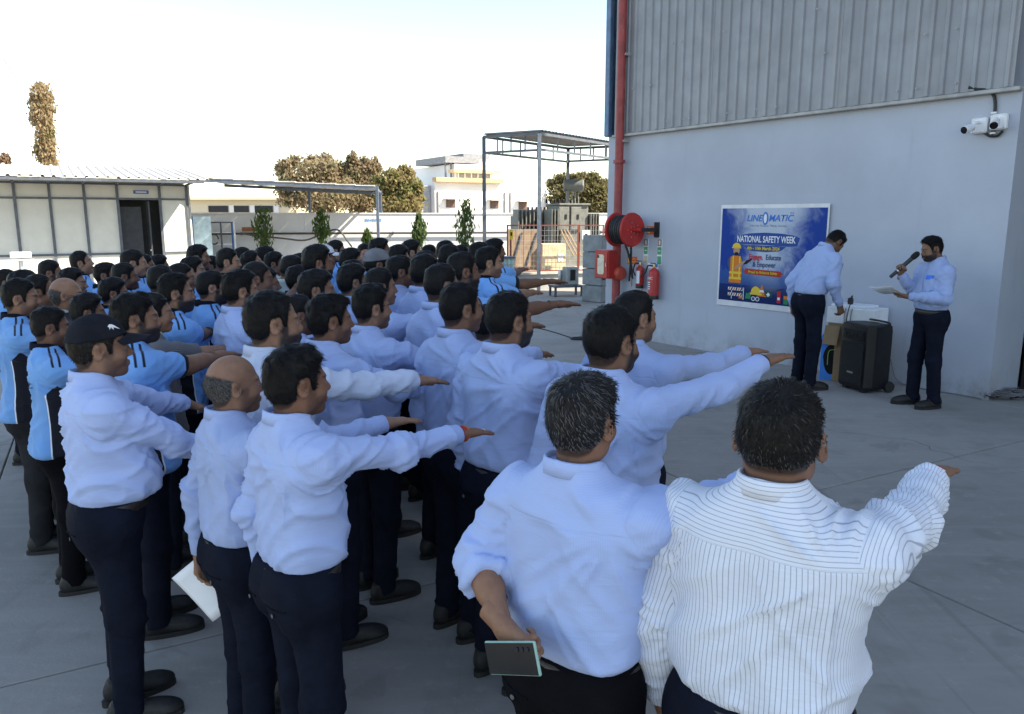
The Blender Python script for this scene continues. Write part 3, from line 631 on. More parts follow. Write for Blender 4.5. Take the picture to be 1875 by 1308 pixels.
# ------------------------------------------------------------------ shoe
def shoe_geo():
    h = .009; p, org = grid((-.075, -.12, -.01), (.075, .24, .14), h)
    d = ell(p, (0, -.028, .055), (.043, .062, .060)); d = smin(d, ell(p, (.002, .06, .045), (.044, .10, .048)), .03); d = smin(d, ell(p, (.004, .135, .034), (.048, .066, .036)), .03); d = smin(d, rcone(p, (0, -.02, .07), (0, -.025, .115), .045, .043), .03)
    d = smax(smax(d, .018 - p[..., 2], .004), p[..., 2] - .112, .006); v, f = nets(d, org, h); up = make_mesh('shoe', v, [f], True); up.materials.append(M_SHOE)
    m = MB(); ring = []
    for i in range(22):
        t = 2 * math.pi * i / 22; y = .052 + .150 * math.sin(t); x = .003 + (.047 + .006 * math.sin(t)) * math.copysign(abs(math.cos(t)) ** .75, math.cos(t)); ring.append((x, y))
    n = 22; m.add([(x, y, z) for z in (0.0, .024) for x, y in ring], [tuple(range(n - 1, -1, -1)), tuple(range(n, 2 * n))] + [(i, (i + 1) % n, n + (i + 1) % n, n + i) for i in range(n)])
    sole = bpy.data.meshes.new('sole'); sole.from_pydata(m.v, [], m.f); sole.materials.append(M_SOLE)
    la = MB()
    for k in range(4): la.tube(catmull([(-.022, .035 + k * .018, .088 - k * .005), (0, .037 + k * .018, .098 - k * .006), (.024, .035 + k * .018, .088 - k * .005)], 3), .0028, 5)
    lm = bpy.data.meshes.new('lace'); lm.from_pydata([tuple(q) for q in la.v], [], la.f); lm.materials.append(mat('lace_grey', (.05, .05, .05), .8))
    return up, sole, lm
SHOE = shoe_geo()
FIGS = {}; PEOPLE = {}
def person(pid, u, v, D, top, az, R, L, hair, beard, label, group='people standing in rows', **X):
    r = at(u, v, D); h = r.z; s = h / (1.562 + .142 * X.get('hs', .94)) / (X.get('hgt', 1.0)); root_xy = Vector((r.x, r.y, 0))
    # the head top lies a little behind or ahead of the feet line when the figure leans
    P = dict(top=top, R=R, L=L, hair=hair, beard=beard); P.update({k: q for k, q in X.items() if k in ('w', 'belly', 'hi', 'seed', 'hseed', 'yaw', 'pit', 'fine', 'hx', 'hz', 'lean', 'side', 'jw', 'rolled', 'stance', 'hs')})
    if not P.get('hi'):                               # farther figures share shapes; their girth, stance and tone still vary
        P['hseed'] = 40 + len(hair); P['seed'] = 1 + P.get('seed', 0) % 2; P['yaw'] = .1 if P.get('yaw', 0) < .2 else .3; P.pop('jw', None)
    if 'hand' in X:                                   # right hand reaches the place where the photo shows it
        hu, hv = X['hand']; rz = rad(az); S = np.array([.178 * P.get('w', 1), .035, 1.385]) * s
        Sw = root_xy + Vector((S[0] * math.cos(rz) + S[1] * math.sin(rz), -S[0] * math.sin(rz) + S[1] * math.cos(rz), S[2]))
        rr = ray(hu, hv); o = Vector((0, 0, CH)) - Sw; Lr = .62 * s; a = rr.dot(rr); b = rr.dot(o); c = o.dot(o) - Lr * Lr; dd = b * b - a * c
        t = (-b + math.sqrt(max(dd, 0))) / a; d = (Vector((0, 0, CH)) + rr * t - Sw)
        P['R'] = ('fwd', (d.x * math.cos(rz) - d.y * math.sin(rz), d.x * math.sin(rz) + d.y * math.cos(rz), d.z))
        if X.get('both'): q = P['R'][1]; P['L'] = ('fwd', (q[0] + X['both'][0], q[1], q[2] + X['both'][1]))
    key = repr(sorted(P.items(), key=lambda q: q[0]))
    if key not in FIGS:
        fg = figure(P); me = {}
        for nm in ('body', 'hair', 'shirt', 'collar', 'trousers', 'belt'):
            if nm in fg: me[nm] = make_mesh(nm, fg[nm][0], fg[nm][1], True, fg[nm][2])
        me['cuffs'] = [make_mesh('cuff', *c[:2], True) for c in fg['cuffs']]; me['fg'] = fg
        FIGS[key] = me
    me = FIGS[key]; root = empty('person', root_xy, -rad(az), label, 'person', group, s); rq = random.Random(pid * 7 + 1); kx_ = .03 if X.get('hi') else .07; root.scale = (s * rq.uniform(1 - kx_, 1 + kx_), s * rq.uniform(1 - kx_, 1 + kx_), s)
    tone = X.get('tone', (.235, .115, .066)); rv = random.Random(pid); j = rv.uniform(.82, 1.15)
    b = link('body', me['body'], root, M_SKIN); b.color = (tone[0] * j, tone[1] * j, tone[2] * j, 1)
    ho = link('hair', me['hair'], root, None)
    hm = M_HAIR[X.get('hcol', 'black')]
    if not me['hair'].materials: me['hair'].materials.append(hm)
    if me['hair'].materials[0] != hm: ho.material_slots[0].link = 'OBJECT'; ho.material_slots[0].material = hm
    c = X.get('col', COLS[top]); jj = rv.uniform(.86, 1.06)
    sh = link('shirt', me['shirt'], root, M_SHIRT[top]); sh.color = (c[0] * jj, c[1] * jj, c[2] * jj, 1)
    cl = link('collar', me['collar'], sh, None); cl.color = sh.color
    cmat = X.get('cmat') or (M_NAVY if top == 'P' else {'S': M_COL_S, 'W': M_COL_W}.get(top, M_COL_G))
    if not me['collar'].materials: me['collar'].materials.append(cmat)
    for cm in me['cuffs']: link('cuff', cm, sh, M_COL_W if top == 'W' else M_COL_S if top == 'S' else M_COL_G).color = sh.color
    tr = link('trousers', me['trousers'], root, X.get('tro', M_TRO))
    if 'belt' in me: link('belt', me['belt'], tr, M_BELT)
    if X.get('shoes', True):
        st = X.get('stance', 0.0)
        for sg in (1, -1):
            so_ = link('shoe', SHOE[0], root, None); so_.location = (sg * .100, -.004 + st * 1.6 * sg, 0); so_.rotation_euler = (0, 0, -sg * .12); link('sole', SHOE[1], so_)
            if X.get('hi') or X.get('laces'): link('lace', SHOE[2], so_)
    PEOPLE[pid] = (root, me['fg'], s); return root
def stripe_part(name, c, line, period, duty, amt):
    k = NT(name); x, y, z = k.sep(k.objco()); tri = k.math('ABSOLUTE', k.math('SUBTRACT', k.math('FRACT', k.math('DIVIDE', k.math('ADD', z, 3.0), period)), .5))
    c = k.n('ObjectInfo').outputs['Color']
    k.col(k.mix(k.math('MULTIPLY', k.ramp(tri, duty * .5 + .08, duty * .5 - .04), amt), c, line)); k.rough(.82); k.b.inputs['Specular IOR Level'].default_value = .2
    k.bump(k.noise(60, 3, .6, k.objco()), .2, .008); return k.m
M_COL_S = stripe_part('collar_blue', COLS['S'], (.10, .14, .32), .0052, .42, .055); M_COL_W = stripe_part('collar_white', COLS['W'], (.06, .07, .14), .0092, .12, .55); M_COL_G = cloth_mat('collar_pale', (.5, .55, .5))
# ================================================================== SETTING
def concrete(name, c, crack=True):
    k = NT(name); co = k.world(); big = k.noise(.35, 5, .6, co); mid = k.noise(2.3, 6, .65, co); fine = k.noise(60, 3, .6, co)
    base = k.mix(k.ramp(big, .3, .7), tuple(q * .86 for q in c), tuple(q * 1.12 for q in c)); base = k.mix(k.math('MULTIPLY', k.ramp(mid, .45, .75), .5), base, tuple(q * .62 for q in c))
    base = k.mix(k.math('MULTIPLY', k.ramp(k.noise(9, 4, .7, co), .55, .72), .40), base, (.40, .37, .33))
    sw = k.noise(1, 5, .6, k.scale(co, (.8, 6, 1)), 1.2); base = k.mix(k.math('MULTIPLY', k.ramp(sw, .4, .75), .30), base, tuple(q * 1.35 for q in c))
    st = k.noise(1.1, 3, .5, co, 2.0); base = k.mix(k.math('MULTIPLY', k.ramp(st, .60, .68), .35), base, tuple(q * .55 for q in c))
    tm = k.noise(1, 4, .6, k.scale(co, (5.5, .35, 1)), .9); base = k.mix(k.math('MULTIPLY', k.ramp(tm, .60, .74), .30), base, tuple(q * .50 for q in c))
    if crack:
        vo = k.n('TexVoronoi', feature='DISTANCE_TO_EDGE'); vo.inputs['Scale'].default_value = .22
        wv = k.n('VectorMath', operation='ADD'); k.l(co, wv.inputs[0]); d2 = k.n('TexNoise'); d2.inputs['Scale'].default_value = 1.5; k.l(co, d2.inputs['Vector']); k.l(d2.outputs['Color'], wv.inputs[1]); k.l(wv.outputs[0], vo.inputs['Vector'])
        cr = k.ramp(vo.outputs['Distance'], .0024, .0006); base = k.mix(k.math('MULTIPLY', cr, k.math('MULTIPLY', k.ramp(big, .45, .6), .6)), base, (.05, .05, .05))
    k.col(base); k.rough(.85); k.bump(k.math('ADD', k.math('MULTIPLY', fine, .5), mid), .25, .01); return k.m
def wallpaint(name, c, stain=.35, scale=1.0):
    k = NT(name); co = k.objco(); x, y, z = k.sep(co)
    big = k.noise(.6 * scale, 5, .6, co); base = k.mix(k.ramp(big, .3, .72), tuple(q * .9 for q in c), tuple(q * 1.06 for q in c))
    drip = k.noise(1, 4, .6, k.scale(co, (5, 5, .5)), .3); base = k.mix(k.math('MULTIPLY', k.ramp(drip, .58, .78), stain * .5), base, tuple(q * .6 for q in c))
    low = k.math('MULTIPLY', k.ramp(z, .5, .0), k.ramp(k.noise(3, 5, .7, co), .35, .7)); base = k.mix(k.math('MULTIPLY', low, stain), base, (.20, .18, .16))
    sp = k.ramp(k.noise(7, 6, .75, co), .70, .76); base = k.mix(k.math('MULTIPLY', sp, stain * .8), base, tuple(q * .55 for q in c))
    k.col(base); k.rough(.8); k.bump(k.math('ADD', k.noise(5, 4, .6, co), k.math('MULTIPLY', k.noise(120, 2, .5, co), .15)), .22, .02); return k.m
M_CONC = concrete('concrete_slab', (.285, .265, .240)); M_DIRT = concrete('dusty_ground', (.22, .19, .155), False)
# ---- ground sheet to the horizon and the poured concrete bays on it
g = MB(); g.add([(-900, -60, -.03), (900, -60, -.03), (900, 1500, -.03), (-900, 1500, -.03)], [(0, 1, 2, 3)])
ground = tag(g.build('ground', M_DIRT), kind='structure')
yard = tag(MB().box((0, 0, 0), (.1, .1, .02)).build('concrete_yard', M_DIRT, loc=(0, 0, -.05)), kind='structure')
g1 = Vector((.880, .475, 0)); g2 = Vector((.475, -.880, 0)); SW, SL = 4.72, 4.3; gz = math.atan2(g1.y, g1.x)
slab_o = MB().box((0, 0, -.06), (SW - .012, SL - .012, .12), bev=.005).build("concrete_slab", M_CONC); slab = slab_o.data; bpy.data.objects.remove(slab_o)
for i in range(-5, 5):
    for j in range(-7, 3):
        c = g1 * (3.9 + SW * (i + .5)) + g2 * (-3.74 + SL * (j + .5))
        if c.y < -3 or c.y > 31 or abs(c.x) > 5 + c.y * .85: continue
        link('concrete_slab', slab, yard, None, (c.x, c.y, .05), gz)
# ---- the big factory shed
PW = Plane(onground(1107, 610), onground(1808, 733)); ZC = 3.36; HB = 15.5; WX = PW.len; DOOR = 4.2; WLEN = 34.0; DEP = 9.0  # unseen height, length and depth are sized for the shadow they cast
M_WALL = wallpaint('wall_blue_grey', (.415, .455, .53), .6); M_CLAD = mat('cladding_steel', (.245, .26, .285), .5, .25, .12, 1.5, dirt=((.30, .28, .26), .35)); M_TRIM = mat('cladding_trim', (.34, .34, .33), .55, .1); M_BLUE = mat('corner_blue', (.09, .17, .29), .5)
bld = empty('factory_building', PW.o, PW.rot, 'tall grey factory building with corrugated upper wall and pale lower wall', 'building')
MB().box((WX / 2, .15, ZC / 2), (WX, .30, ZC)).build('wall', M_WALL, bld)
jamb = MB().box((WX - .225, .30 + .24, 2.35), (.45, .48, 4.7)).build('door_jamb', M_WALL, bld)
m = MB(); m.box((WX + DOOR + (WLEN - WX - DOOR) / 2, .15, ZC / 2), (WLEN - WX - DOOR, .30, ZC)); m.build('wall', M_WALL, bld)
m = MB(); m.box((.14, DEP / 2 + .31, HB / 2), (.28, DEP, HB)); m.build('end_wall', M_WALL, bld)
m = MB(); m.box((WLEN / 2, DEP + .45, HB / 2), (WLEN, .24, HB)); m.build('rear_wall', M_WALL, bld)
m = MB(); m.box((WLEN - .14, DEP / 2 + .31, HB / 2), (.28, DEP, HB)); m.build('end_wall', M_WALL, bld)
m = MB(); m.box((WLEN / 2, DEP / 2 + .2, HB + .1), (WLEN + .6, DEP + 1.0, .16)); m.build('roof', M_CLAD, bld)
def clad_sheet(x0, wd, z0, z1):                     # trapezoid ribs, one sheet
    n = max(1, round(wd / .167)); pz = wd / n; pts = []
    for i in range(n):
        b = i * pz; pts += [(b, .0), (b + pz * .52, .0), (b + pz * .60, -.024), (b + pz * .84, -.024), (b + pz * .92, 0)]
    pts += [(wd + .02, 0)]; vs = [(x, y, z) for z in (z0, z1) for x, y in pts]; k = len(pts)
    return MB().add(vs, [(i, i + 1, k + i + 1, k + i) for i in range(k - 1)])
xs = .16; i = 0; clads = {}
while xs < WLEN:
    wd_ = 1.0 if xs + 1.0 < WX or xs > WX - .01 else WX - xs
    z0 = ZC + .02 if (xs + .5 < WX or xs > WX + DOOR) else 4.7
    key = (round(wd_, 3), z0)
    if key not in clads: o = clad_sheet(0, wd_, z0, HB).build('cladding_sheet', M_CLAD, bld); clads[key] = o.data
    else: o = link('cladding_sheet', clads[key], bld)
    o.location = (xs, -.03 - .004 * (i % 2), 0); xs += wd_; i += 1
MB().box((WX / 2 + .08, -.035, ZC - .012), (WX - .16, .11, .045), bev=.008).build('drip_flashing', M_TRIM, bld)
m = MB(); m.box((.02, -.045, (HB + ZC) / 2), (.11, .09, HB - ZC), bev=.01); m.box((-.06, .12, (HB + ZC) / 2), (.02, .3, HB - ZC), bev=.01); m.build('corner_trim', M_BLUE, bld)
MB().box((WX + DOOR / 2, .9, 2.35), (DOOR, .06, 4.7)).build('dark_opening_panel', mat('unlit_opening', (.012, .012, .014), .7), bld)  # near-black panel paints in the darkness inside the door opening
rv = random.Random(4)
for k in range(26):
    x = rv.uniform(.5, WX - .2); z = ZC + rv.choice([.12, 1.25, .7]) ; MB().lathe([(.012, 0), (.012, .006), (.004, .010)], 8, M=Matrix.Rotation(rad(90), 4, 'X')).build('screw_head', M_TRIM, bld, loc=(x, -.069, z))
# ---- far compound wall with its pipe rail
PC = Plane(at(340, 400, 26.6).xy, at(1130, 400, 29.6).xy); HC = 2.12; M_CWALL = wallpaint('compound_white', (.56, .58, .61), .35, .5)
cw = empty('compound_wall', PC.o, PC.rot, 'long white compound wall behind the crowd with a dark pipe along it', 'wall')
xw = -8.0; 
while xw < PC.len + 3:
    MB().box((xw + 1.49, .1, HC / 2), (2.975, .18, HC)).build('wall_panel', M_CWALL, cw); MB().box((xw + 1.49, .1, HC + .025), (2.98, .24, .05)).build('coping', M_CWALL, cw); xw += 2.98
m = MB(); m.tube([(-8, -.10, 1.45), (PC.len + 3, -.10, 1.45)], .035, 8); m.build('pipe_rail', mat('pipe_dark', (.03, .03, .035), .5), cw, smooth=True)
for k in range(12): MB().box((-6 + k * 2.6, -.05, 1.45), (.05, .12, .10)).build('pipe_bracket', mat('pipe_dark', (.03, .03, .035)), cw)
FW = lambda a=0.0, e=0.0: ('fwd', (round(math.sin(rad(a)), 4), round(math.cos(rad(a)), 4), round(math.sin(rad(e)), 4)))
DN = ('down',)
GS, GP = 'office staff in blue shirts', 'workers in light blue polo shirts'
SK = [(.235, .115, .066), (.19, .088, .050), (.28, .145, .088), (.155, .070, .042), (.31, .165, .105)]
# ---- nearest row, built fine
person(1, 1435, 676, 1.58, 'W', 40, FW(), ('down', .0), 'thin', 2, 'heavy man in white shirt with dark pinstripes seen from behind, nearest at right', GS, w=1.18, belly=.015, hi=True, fine=True, hand=(1728, 846), seed=1, hseed=1, hcol='salt', yaw=-.22, tone=SK[2], hs=1.0, hx=1.09, hz=-.012)
person(2, 1062, 678, 1.80, 'S', 42, FW(), ('to', (-.245, -.10, 1.15), (-.075, -.20, 1.065), (.9, -.15, -.30), (-.2, -1, .1), 'grip'), 'full', 1, 'grey haired man in striped blue shirt holding a phone behind his back', GS, w=1.05, belly=.02, hi=True, fine=True, rolled=(False, True), hand=(1425, 852), seed=2, hseed=2, hcol='grey', yaw=-.05, tone=SK[0], hs=.93, tro=M_TRB)
person(6, 530, 627, 2.33, 'S', 50, FW(), ('down', .02), 'full', 2, 'young man in pale blue shirt with red thread bracelets on his outstretched wrist', GS, hi=True, fine=True, hand=(880, 779), seed=3, hseed=3, yaw=.05, tone=SK[1], hs=.95)
person(7, 415, 640, 2.62, 'S', 52, FW(), ('down', .05), 'bald', 2, 'balding grey haired man in blue shirt holding a folded white sheet', GS, hi=True, fine=True, hand=(752, 758), seed=4, hseed=4, hcol='greyer', yaw=.1, w=1.03, belly=.01, tone=SK[2], hs=.97)
person(8, 166, 572, 2.88, 'S', 58, FW(), DN, 'cap', 2, 'man in dark baseball cap and blue shirt, both arms stretched out', GS, hi=True, fine=True, hand=(440, 830), both=(-.25, .10), seed=5, hseed=5, hcol='salt', w=1.1, belly=.035, jw=1.08, tone=SK[2], hs=1.0)
person(3, 1113, 552, 2.62, 'S', 44, FW(), DN, 'short', 3, 'black haired man in blue shirt, wristband on the arm reaching towards the wall', GS, hi=True, fine=True, hand=(1428, 640), seed=6, hseed=6, tone=SK[0], yaw=.12, w=1.03, hs=.97)
person(4, 1157, 526, 3.30, 'S', 46, FW(), DN, 'short', 2, 'man in blue shirt half hidden beyond the black haired man, same arm pose', GS, hand=(1392, 632), seed=7, hseed=7, tone=SK[2], yaw=.2)
person(5, 925, 527, 3.12, 'S', 46, FW(), DN, 'short', 3, 'tall bearded man in blue shirt seen from behind at centre, belt showing', GS, hi=True, fine=True, hand=(1110, 668), seed=8, hseed=8, tone=SK[0], yaw=.15, w=1.04)
person(9, 487, 527, 3.02, 'S', 54, FW(), DN, 'reced', 3, 'bearded man with receding hairline in pale grey blue shirt, black thread on wrist', GS, hi=True, fine=True, hand=(800, 686), seed=9, hseed=9, tone=SK[2], yaw=.1, col=(.52, .59, .74), w=1.06, jw=1.05, hs=.97)
person(10, 595, 534, 3.45, 'S', 54, FW(), DN, 'full', 2, 'clean cut young man behind the bearded one, hand just below that arm', GS, hi=True, hand=(820, 716), seed=10, hseed=10, tone=SK[1], yaw=.15)
person(11, 673, 517, 3.90, 'S', 52, FW(18, -12), DN, 'high', 2, 'man in blue shirt with side swept hair beyond the clean cut young man', GS, hi=True, seed=11, hseed=11, tone=SK[2], yaw=.12)
person(12, 837, 512, 3.52, 'S', 48, FW(8, 0), DN, 'short', 2, 'short haired man in blue shirt behind the tall bearded man at centre', GS, hi=True, hand=(1000, 640), seed=12, hseed=12, tone=SK[0], yaw=.2)
# ---- middle rows of shirts
person(20, 890, 552, 3.95, 'S', 46, DN, DN, 'short', 2, 'man in blue shirt almost hidden behind the tall bearded man, only head edge showing', GS, seed=2, hseed=22, tone=SK[1])
person(21, 538, 535, 4.05, 'S', 54, DN, DN, 'short', 2, 'man whose face shows between the bearded man and the clean cut one', GS, seed=3, hseed=23, tone=SK[1], yaw=.1)
person(13, 803, 478, 4.30, 'S', 50, FW(10, 0), DN, 'short', 2, 'man in blue shirt with close cropped nape right of the row centre', GS, seed=1, hseed=24, tone=SK[0], hand=(985, 588), yaw=.1)
person(14, 773, 463, 5.25, 'S', 50, DN, DN, 'full', 0, 'man with rounded black hair behind the one with cropped nape', GS, seed=4, hseed=25, tone=SK[1])
person(15, 728, 464, 5.63, 'S', 56, DN, DN, 'short', 2, 'dark skinned man in blue shirt, face turned right, left of the rounded haircut', GS, seed=2, hseed=24, tone=SK[3], yaw=.35)
person(16, 572, 490, 4.50, 'S', 56, DN, DN, 'full', 1, 'man in blue shirt looking right beyond the clean cut young man', GS, seed=5, hseed=22, tone=SK[0], yaw=.2)
person(17, 432, 491, 4.48, 'S', 50, FW(30, -8), DN, 'high', 3, 'man in blue shirt with trimmed beard among the polo shirts', GS, hi=True, seed=13, hseed=13, tone=SK[2], yaw=.15, w=1.05)
person(18, 640, 480, 5.10, 'S', 52, DN, DN, 'full', 0, 'blue shirt man seen from behind, left of the side swept hair', GS, seed=1, hseed=25, tone=SK[2])
person(19, 690, 486, 4.73, 'S', 52, FW(12, -2), DN, 'short', 1, 'moustached man directly behind the one with side swept hair', GS, seed=2, hseed=23, tone=SK[0], yaw=.2)
# ---- workers in polo shirts, left block
KW = dict(tro=M_TRG)
person(31, 27, 506, 4.50, 'P', 62, FW(12, -4), DN, 'short', 2, 'worker in blue polo at left edge with black side panel and grey trousers', GP, hi=True, seed=21, hseed=31, tone=SK[2], yaw=.1, tro=M_TRG, laces=True)
person(32, 82, 557, 3.98, 'P', 54, FW(8, -6), DN, 'short', 2, 'worker in blue polo with lettering on the back, behind the cap man', GP, hi=True, seed=22, hseed=32, tone=SK[1], yaw=.1, laces=True, tro=M_TRB)
person(33, 152, 534, 4.42, 'P', 56, DN, DN, 'full', 0, 'thick black hair showing just above the dark cap', GP, seed=1, hseed=41, tone=SK[1])
person(34, 236, 532, 3.55, 'P', 60, FW(), DN, 'full', 3, 'round faced bearded worker in polo right of the cap, bare forearm reaching out', GP, hi=True, seed=23, hseed=34, tone=SK[0], hand=(425, 640), yaw=.1, w=1.1, jw=1.12)
person(35, 272, 532, 4.17, 'K', 60, FW(), DN, 'short', 1, 'worker in speckled dark sleeve behind the round faced man', GP, seed=2, hseed=42, tone=SK[2], hand=(470, 628), yaw=.15)
person(36, 313, 497, 4.62, 'P', 58, FW(), DN, 'high', 3, 'thick bearded worker in polo with black bracelet on stretched bare arm', GP, hi=True, seed=24, hseed=36, tone=SK[2], hand=(396, 602), yaw=.15)
person(37, 381, 492, 5.21, 'P', 58, FW(10, -6), DN, 'short', 3, 'bearded worker in polo right of the thick bearded one, collar dark', GP, seed=3, hseed=43, tone=SK[2], yaw=.15)
person(38, 35, 492, 5.37, 'P', 60, DN, DN, 'full', 2, 'hair showing above the worker at the left edge', GP, seed=1, hseed=42, tone=SK[1])
person(39, 6, 490, 6.20, 'P', 60, DN, DN, 'short', 0, 'head cut by the left picture edge in the back rows', GP, seed=2, hseed=41, tone=SK[1])
person(40, 64, 499, 5.05, 'P', 60, DN, DN, 'reced', 1, 'worker with high forehead and moustache near the left edge', GP, seed=3, hseed=44, tone=SK[1], yaw=.1)
person(41, 86, 473, 6.65, 'P', 60, DN, DN, 'short', 3, 'bearded worker behind the bald man with spectacles, third head from left', GP, seed=1, hseed=43, tone=SK[1], yaw=.1)
person(42, 112, 502, 4.78, 'K', 60, DN, DN, 'bald', 2, 'bald man with spectacles among the workers at left', GP, seed=2, hseed=45, tone=SK[2], yaw=.1, hcol='greyer', col=(.03, .03, .04))
person(43, 125, 488, 5.82, 'P', 60, FW(6, -4), DN, 'full', 0, 'worker half hidden right of the bald head with spectacles', GP, seed=3, hseed=41, tone=SK[2], yaw=.2)
person(44, 148, 457, 7.30, 'P', 62, FW(30, -18), DN, 'short', 1, 'moustached worker standing tall in front of the cabin, chin raised', GP, seed=1, hseed=42, tone=SK[2], yaw=.1, pit=-.22)
person(45, 188, 479, 6.99, 'P', 58, FW(6, -4), DN, 'high', 2, 'worker with swept up hair right of the chin raised one', GP, seed=2, hseed=46, tone=SK[1], yaw=.2)
person(46, 201, 506, 5.54, 'P', 58, FW(6, -4), DN, 'full', 0, 'bushy black hair behind the round faced bearded worker', GP, seed=3, hseed=41, tone=SK[1])
person(47, 222, 478, 6.30, 'P', 58, DN, DN, 'short', 2, 'worker seen from behind below the cabin door, second from the chin raised one', GP, seed=1, hseed=43, tone=SK[3], yaw=.05)
person(48, 238, 454, 6.75, 'P', 60, FW(35, -20), DN, 'short', 1, 'moustached worker in front of the cabin door, hand at chest', GP, seed=2, hseed=42, tone=SK[4], yaw=.15)
person(49, 260, 463, 7.41, 'P', 60, DN, DN, 'short', 0, 'face peeking out right of the moustached worker by the door', GP, seed=3, hseed=44, tone=SK[1], yaw=.3)
person(50, 286, 465, 7.87, 'P', 56, DN, DN, 'full', 0, 'back of a black haired head below the lit cabin panel', GP, seed=1, hseed=41, tone=SK[1])
person(51, 289, 482, 5.40, 'P', 58, FW(6, -4), DN, 'short', 2, 'worker left of the thick bearded one, ear showing', GP, seed=2, hseed=43, tone=SK[2], yaw=.1)
person(52, 325, 479, 6.05, 'P', 58, FW(6, -4), DN, 'short', 1, 'worker directly behind the thick bearded man, moustache showing', GP, seed=3, hseed=42, tone=SK[1], yaw=.25)
person(53, 347, 468, 6.87, 'P', 60, DN, DN, 'full', 1, 'moustached worker with wavy hair left of the pale blue sheet', GP, seed=1, hseed=46, tone=SK[2], yaw=.3)
person(54, 358, 446, 7.55, 'P', 62, DN, DN, 'full', 2, 'tall worker standing right in front of the pale blue sheet', GP, seed=2, hseed=41, tone=SK[1], yaw=.3)
person(55, 384, 466, 8.02, 'P', 58, FW(6, -4), DN, 'short', 0, 'worker right of the wavy haired one, face in profile', GP, seed=3, hseed=44, tone=SK[1], yaw=.3)
person(56, 412, 451, 6.67, 'P', 60, DN, DN, 'short', 0, 'square jawed worker in front of the ladder rack', GP, seed=1, hseed=42, tone=SK[2], yaw=.3, jw=1.1)
person(57, 441, 450, 7.83, 'P', 58, DN, DN, 'short', 0, 'worker right of the square jawed one, hair close cut', GP, seed=2, hseed=43, tone=SK[1], yaw=.2)
person(58, 463, 458, 7.10, 'P', 58, DN, DN, 'full', 2, 'worker tilting his head back near the dark sapling', GP, seed=3, hseed=46, tone=SK[2], yaw=.2, pit=-.3)
person(59, 464, 473, 4.99, 'P', 58, DN, DN, 'buzz', 0, 'man with very short greying hair below the tilted head', GP, seed=1, hseed=47, tone=SK[1], hcol='salt', yaw=.2)
person(60, 480, 488, 5.58, 'P', 58, FW(5, 0), DN, 'full', 2, 'worker right of the trimmed beard man, bare arm stretched out', GP, seed=2, hseed=41, tone=SK[1], yaw=.2, hand=(556, 512))
person(61, 498, 459, 7.55, 'G', 62, DN, DN, 'full', 0, 'man in pale checked shirt in the back rows', GP, seed=3, hseed=46, tone=SK[1], yaw=.25)
person(62, 525, 463, 6.55, 'G', 66, DN, DN, 'short', 0, 'man in grey green shirt right of the pale checked one, looking down', GP, seed=1, hseed=44, tone=SK[1], yaw=.4, pit=.2, col=(.22, .27, .27))
person(63, 546, 462, 7.01, 'P', 56, DN, DN, 'full', 0, 'black haired head right of the grey green shirt', GP, seed=2, hseed=41, tone=SK[1])
person(64, 575, 445, 5.43, 'P', 58, DN, DN, 'full', 3, 'large bearded profile in dark collared polo left of the white wall patch', GP, seed=25, hseed=37, tone=SK[1], yaw=.15)
person(65, 482, 449, 8.30, 'P', 56, DN, DN, 'full', 0, 'hair tuft just under the dark sapling', GP, seed=3, hseed=46, tone=SK[1])
person(66, 541, 484, 6.04, 'P', 56, DN, DN, 'full', 0, 'dark hair between the checked shirt and the bearded profile', GP, seed=1, hseed=41, tone=SK[1])
# ---- right block of the back rows
person(67, 612, 437, 8.35, 'P', 64, FW(30, -30), DN, 'short', 0, 'worker in polo standing clear against the white wall', GP, seed=2, hseed=44, tone=SK[2], yaw=.2)
person(68, 590, 446, 7.75, 'P', 60, DN, DN, 'cap', 0, 'worker in white cap behind the bearded profile', GP, seed=3, hseed=48, tone=SK[1])
person(69, 638, 452, 6.88, 'P', 58, DN, DN, 'full', 0, 'black haired worker right of the one standing clear', GP, seed=1, hseed=46, tone=SK[2], yaw=.3)
person(70, 667, 443, 8.10, 'P', 150, DN, DN, 'short', 2, 'ruddy faced bearded man turned towards the camera', GP, seed=2, hseed=43, tone=(.33, .14, .09), yaw=0)
person(71, 691, 434, 7.42, 'P', 66, DN, DN, 'high', 2, 'tall worker with spectacles and swept up hair', GP, seed=3, hseed=46, tone=SK[1], yaw=.4)
person(72, 686, 453, 6.10, 'P', 58, DN, DN, 'cap', 2, 'worker in grey cap below the tall one with spectacles', GP, seed=1, hseed=48, tone=SK[1], yaw=.1)
person(73, 642, 474, 6.45, 'P', 58, DN, DN, 'full', 0, 'black hair low in the crowd left of the grey cap', GP, seed=2, hseed=41, tone=SK[1])
person(74, 726, 446, 6.82, 'P', 58, DN, DN, 'full', 0, 'worker right of the tall one with spectacles', GP, seed=3, hseed=46, tone=SK[2], yaw=.2)
person(75, 750, 437, 7.80, 'P', 60, DN, DN, 'high', 0, 'light faced worker with upswept hair beside the right sapling', GP, seed=1, hseed=46, tone=SK[4], yaw=.3)
person(76, 784, 446, 9.32, 'P', 56, DN, DN, 'short', 0, 'hair top directly below the second sapling from right', GP, seed=2, hseed=43, tone=SK[1])
person(77, 776, 456, 6.07, 'P', 56, DN, DN, 'short', 2, 'head behind the rounded haircut, mostly hidden', GP, seed=3, hseed=44, tone=SK[1])
person(78, 813, 439, 8.90, 'P', 56, DN, DN, 'full', 0, 'farthest head between the two right saplings', GP, seed=1, hseed=41, tone=SK[1])
person(79, 820, 444, 6.56, 'P', 58, DN, DN, 'short', 2, 'worker with faded sides left of the rightmost sapling', GP, seed=2, hseed=43, tone=SK[2], yaw=.1)
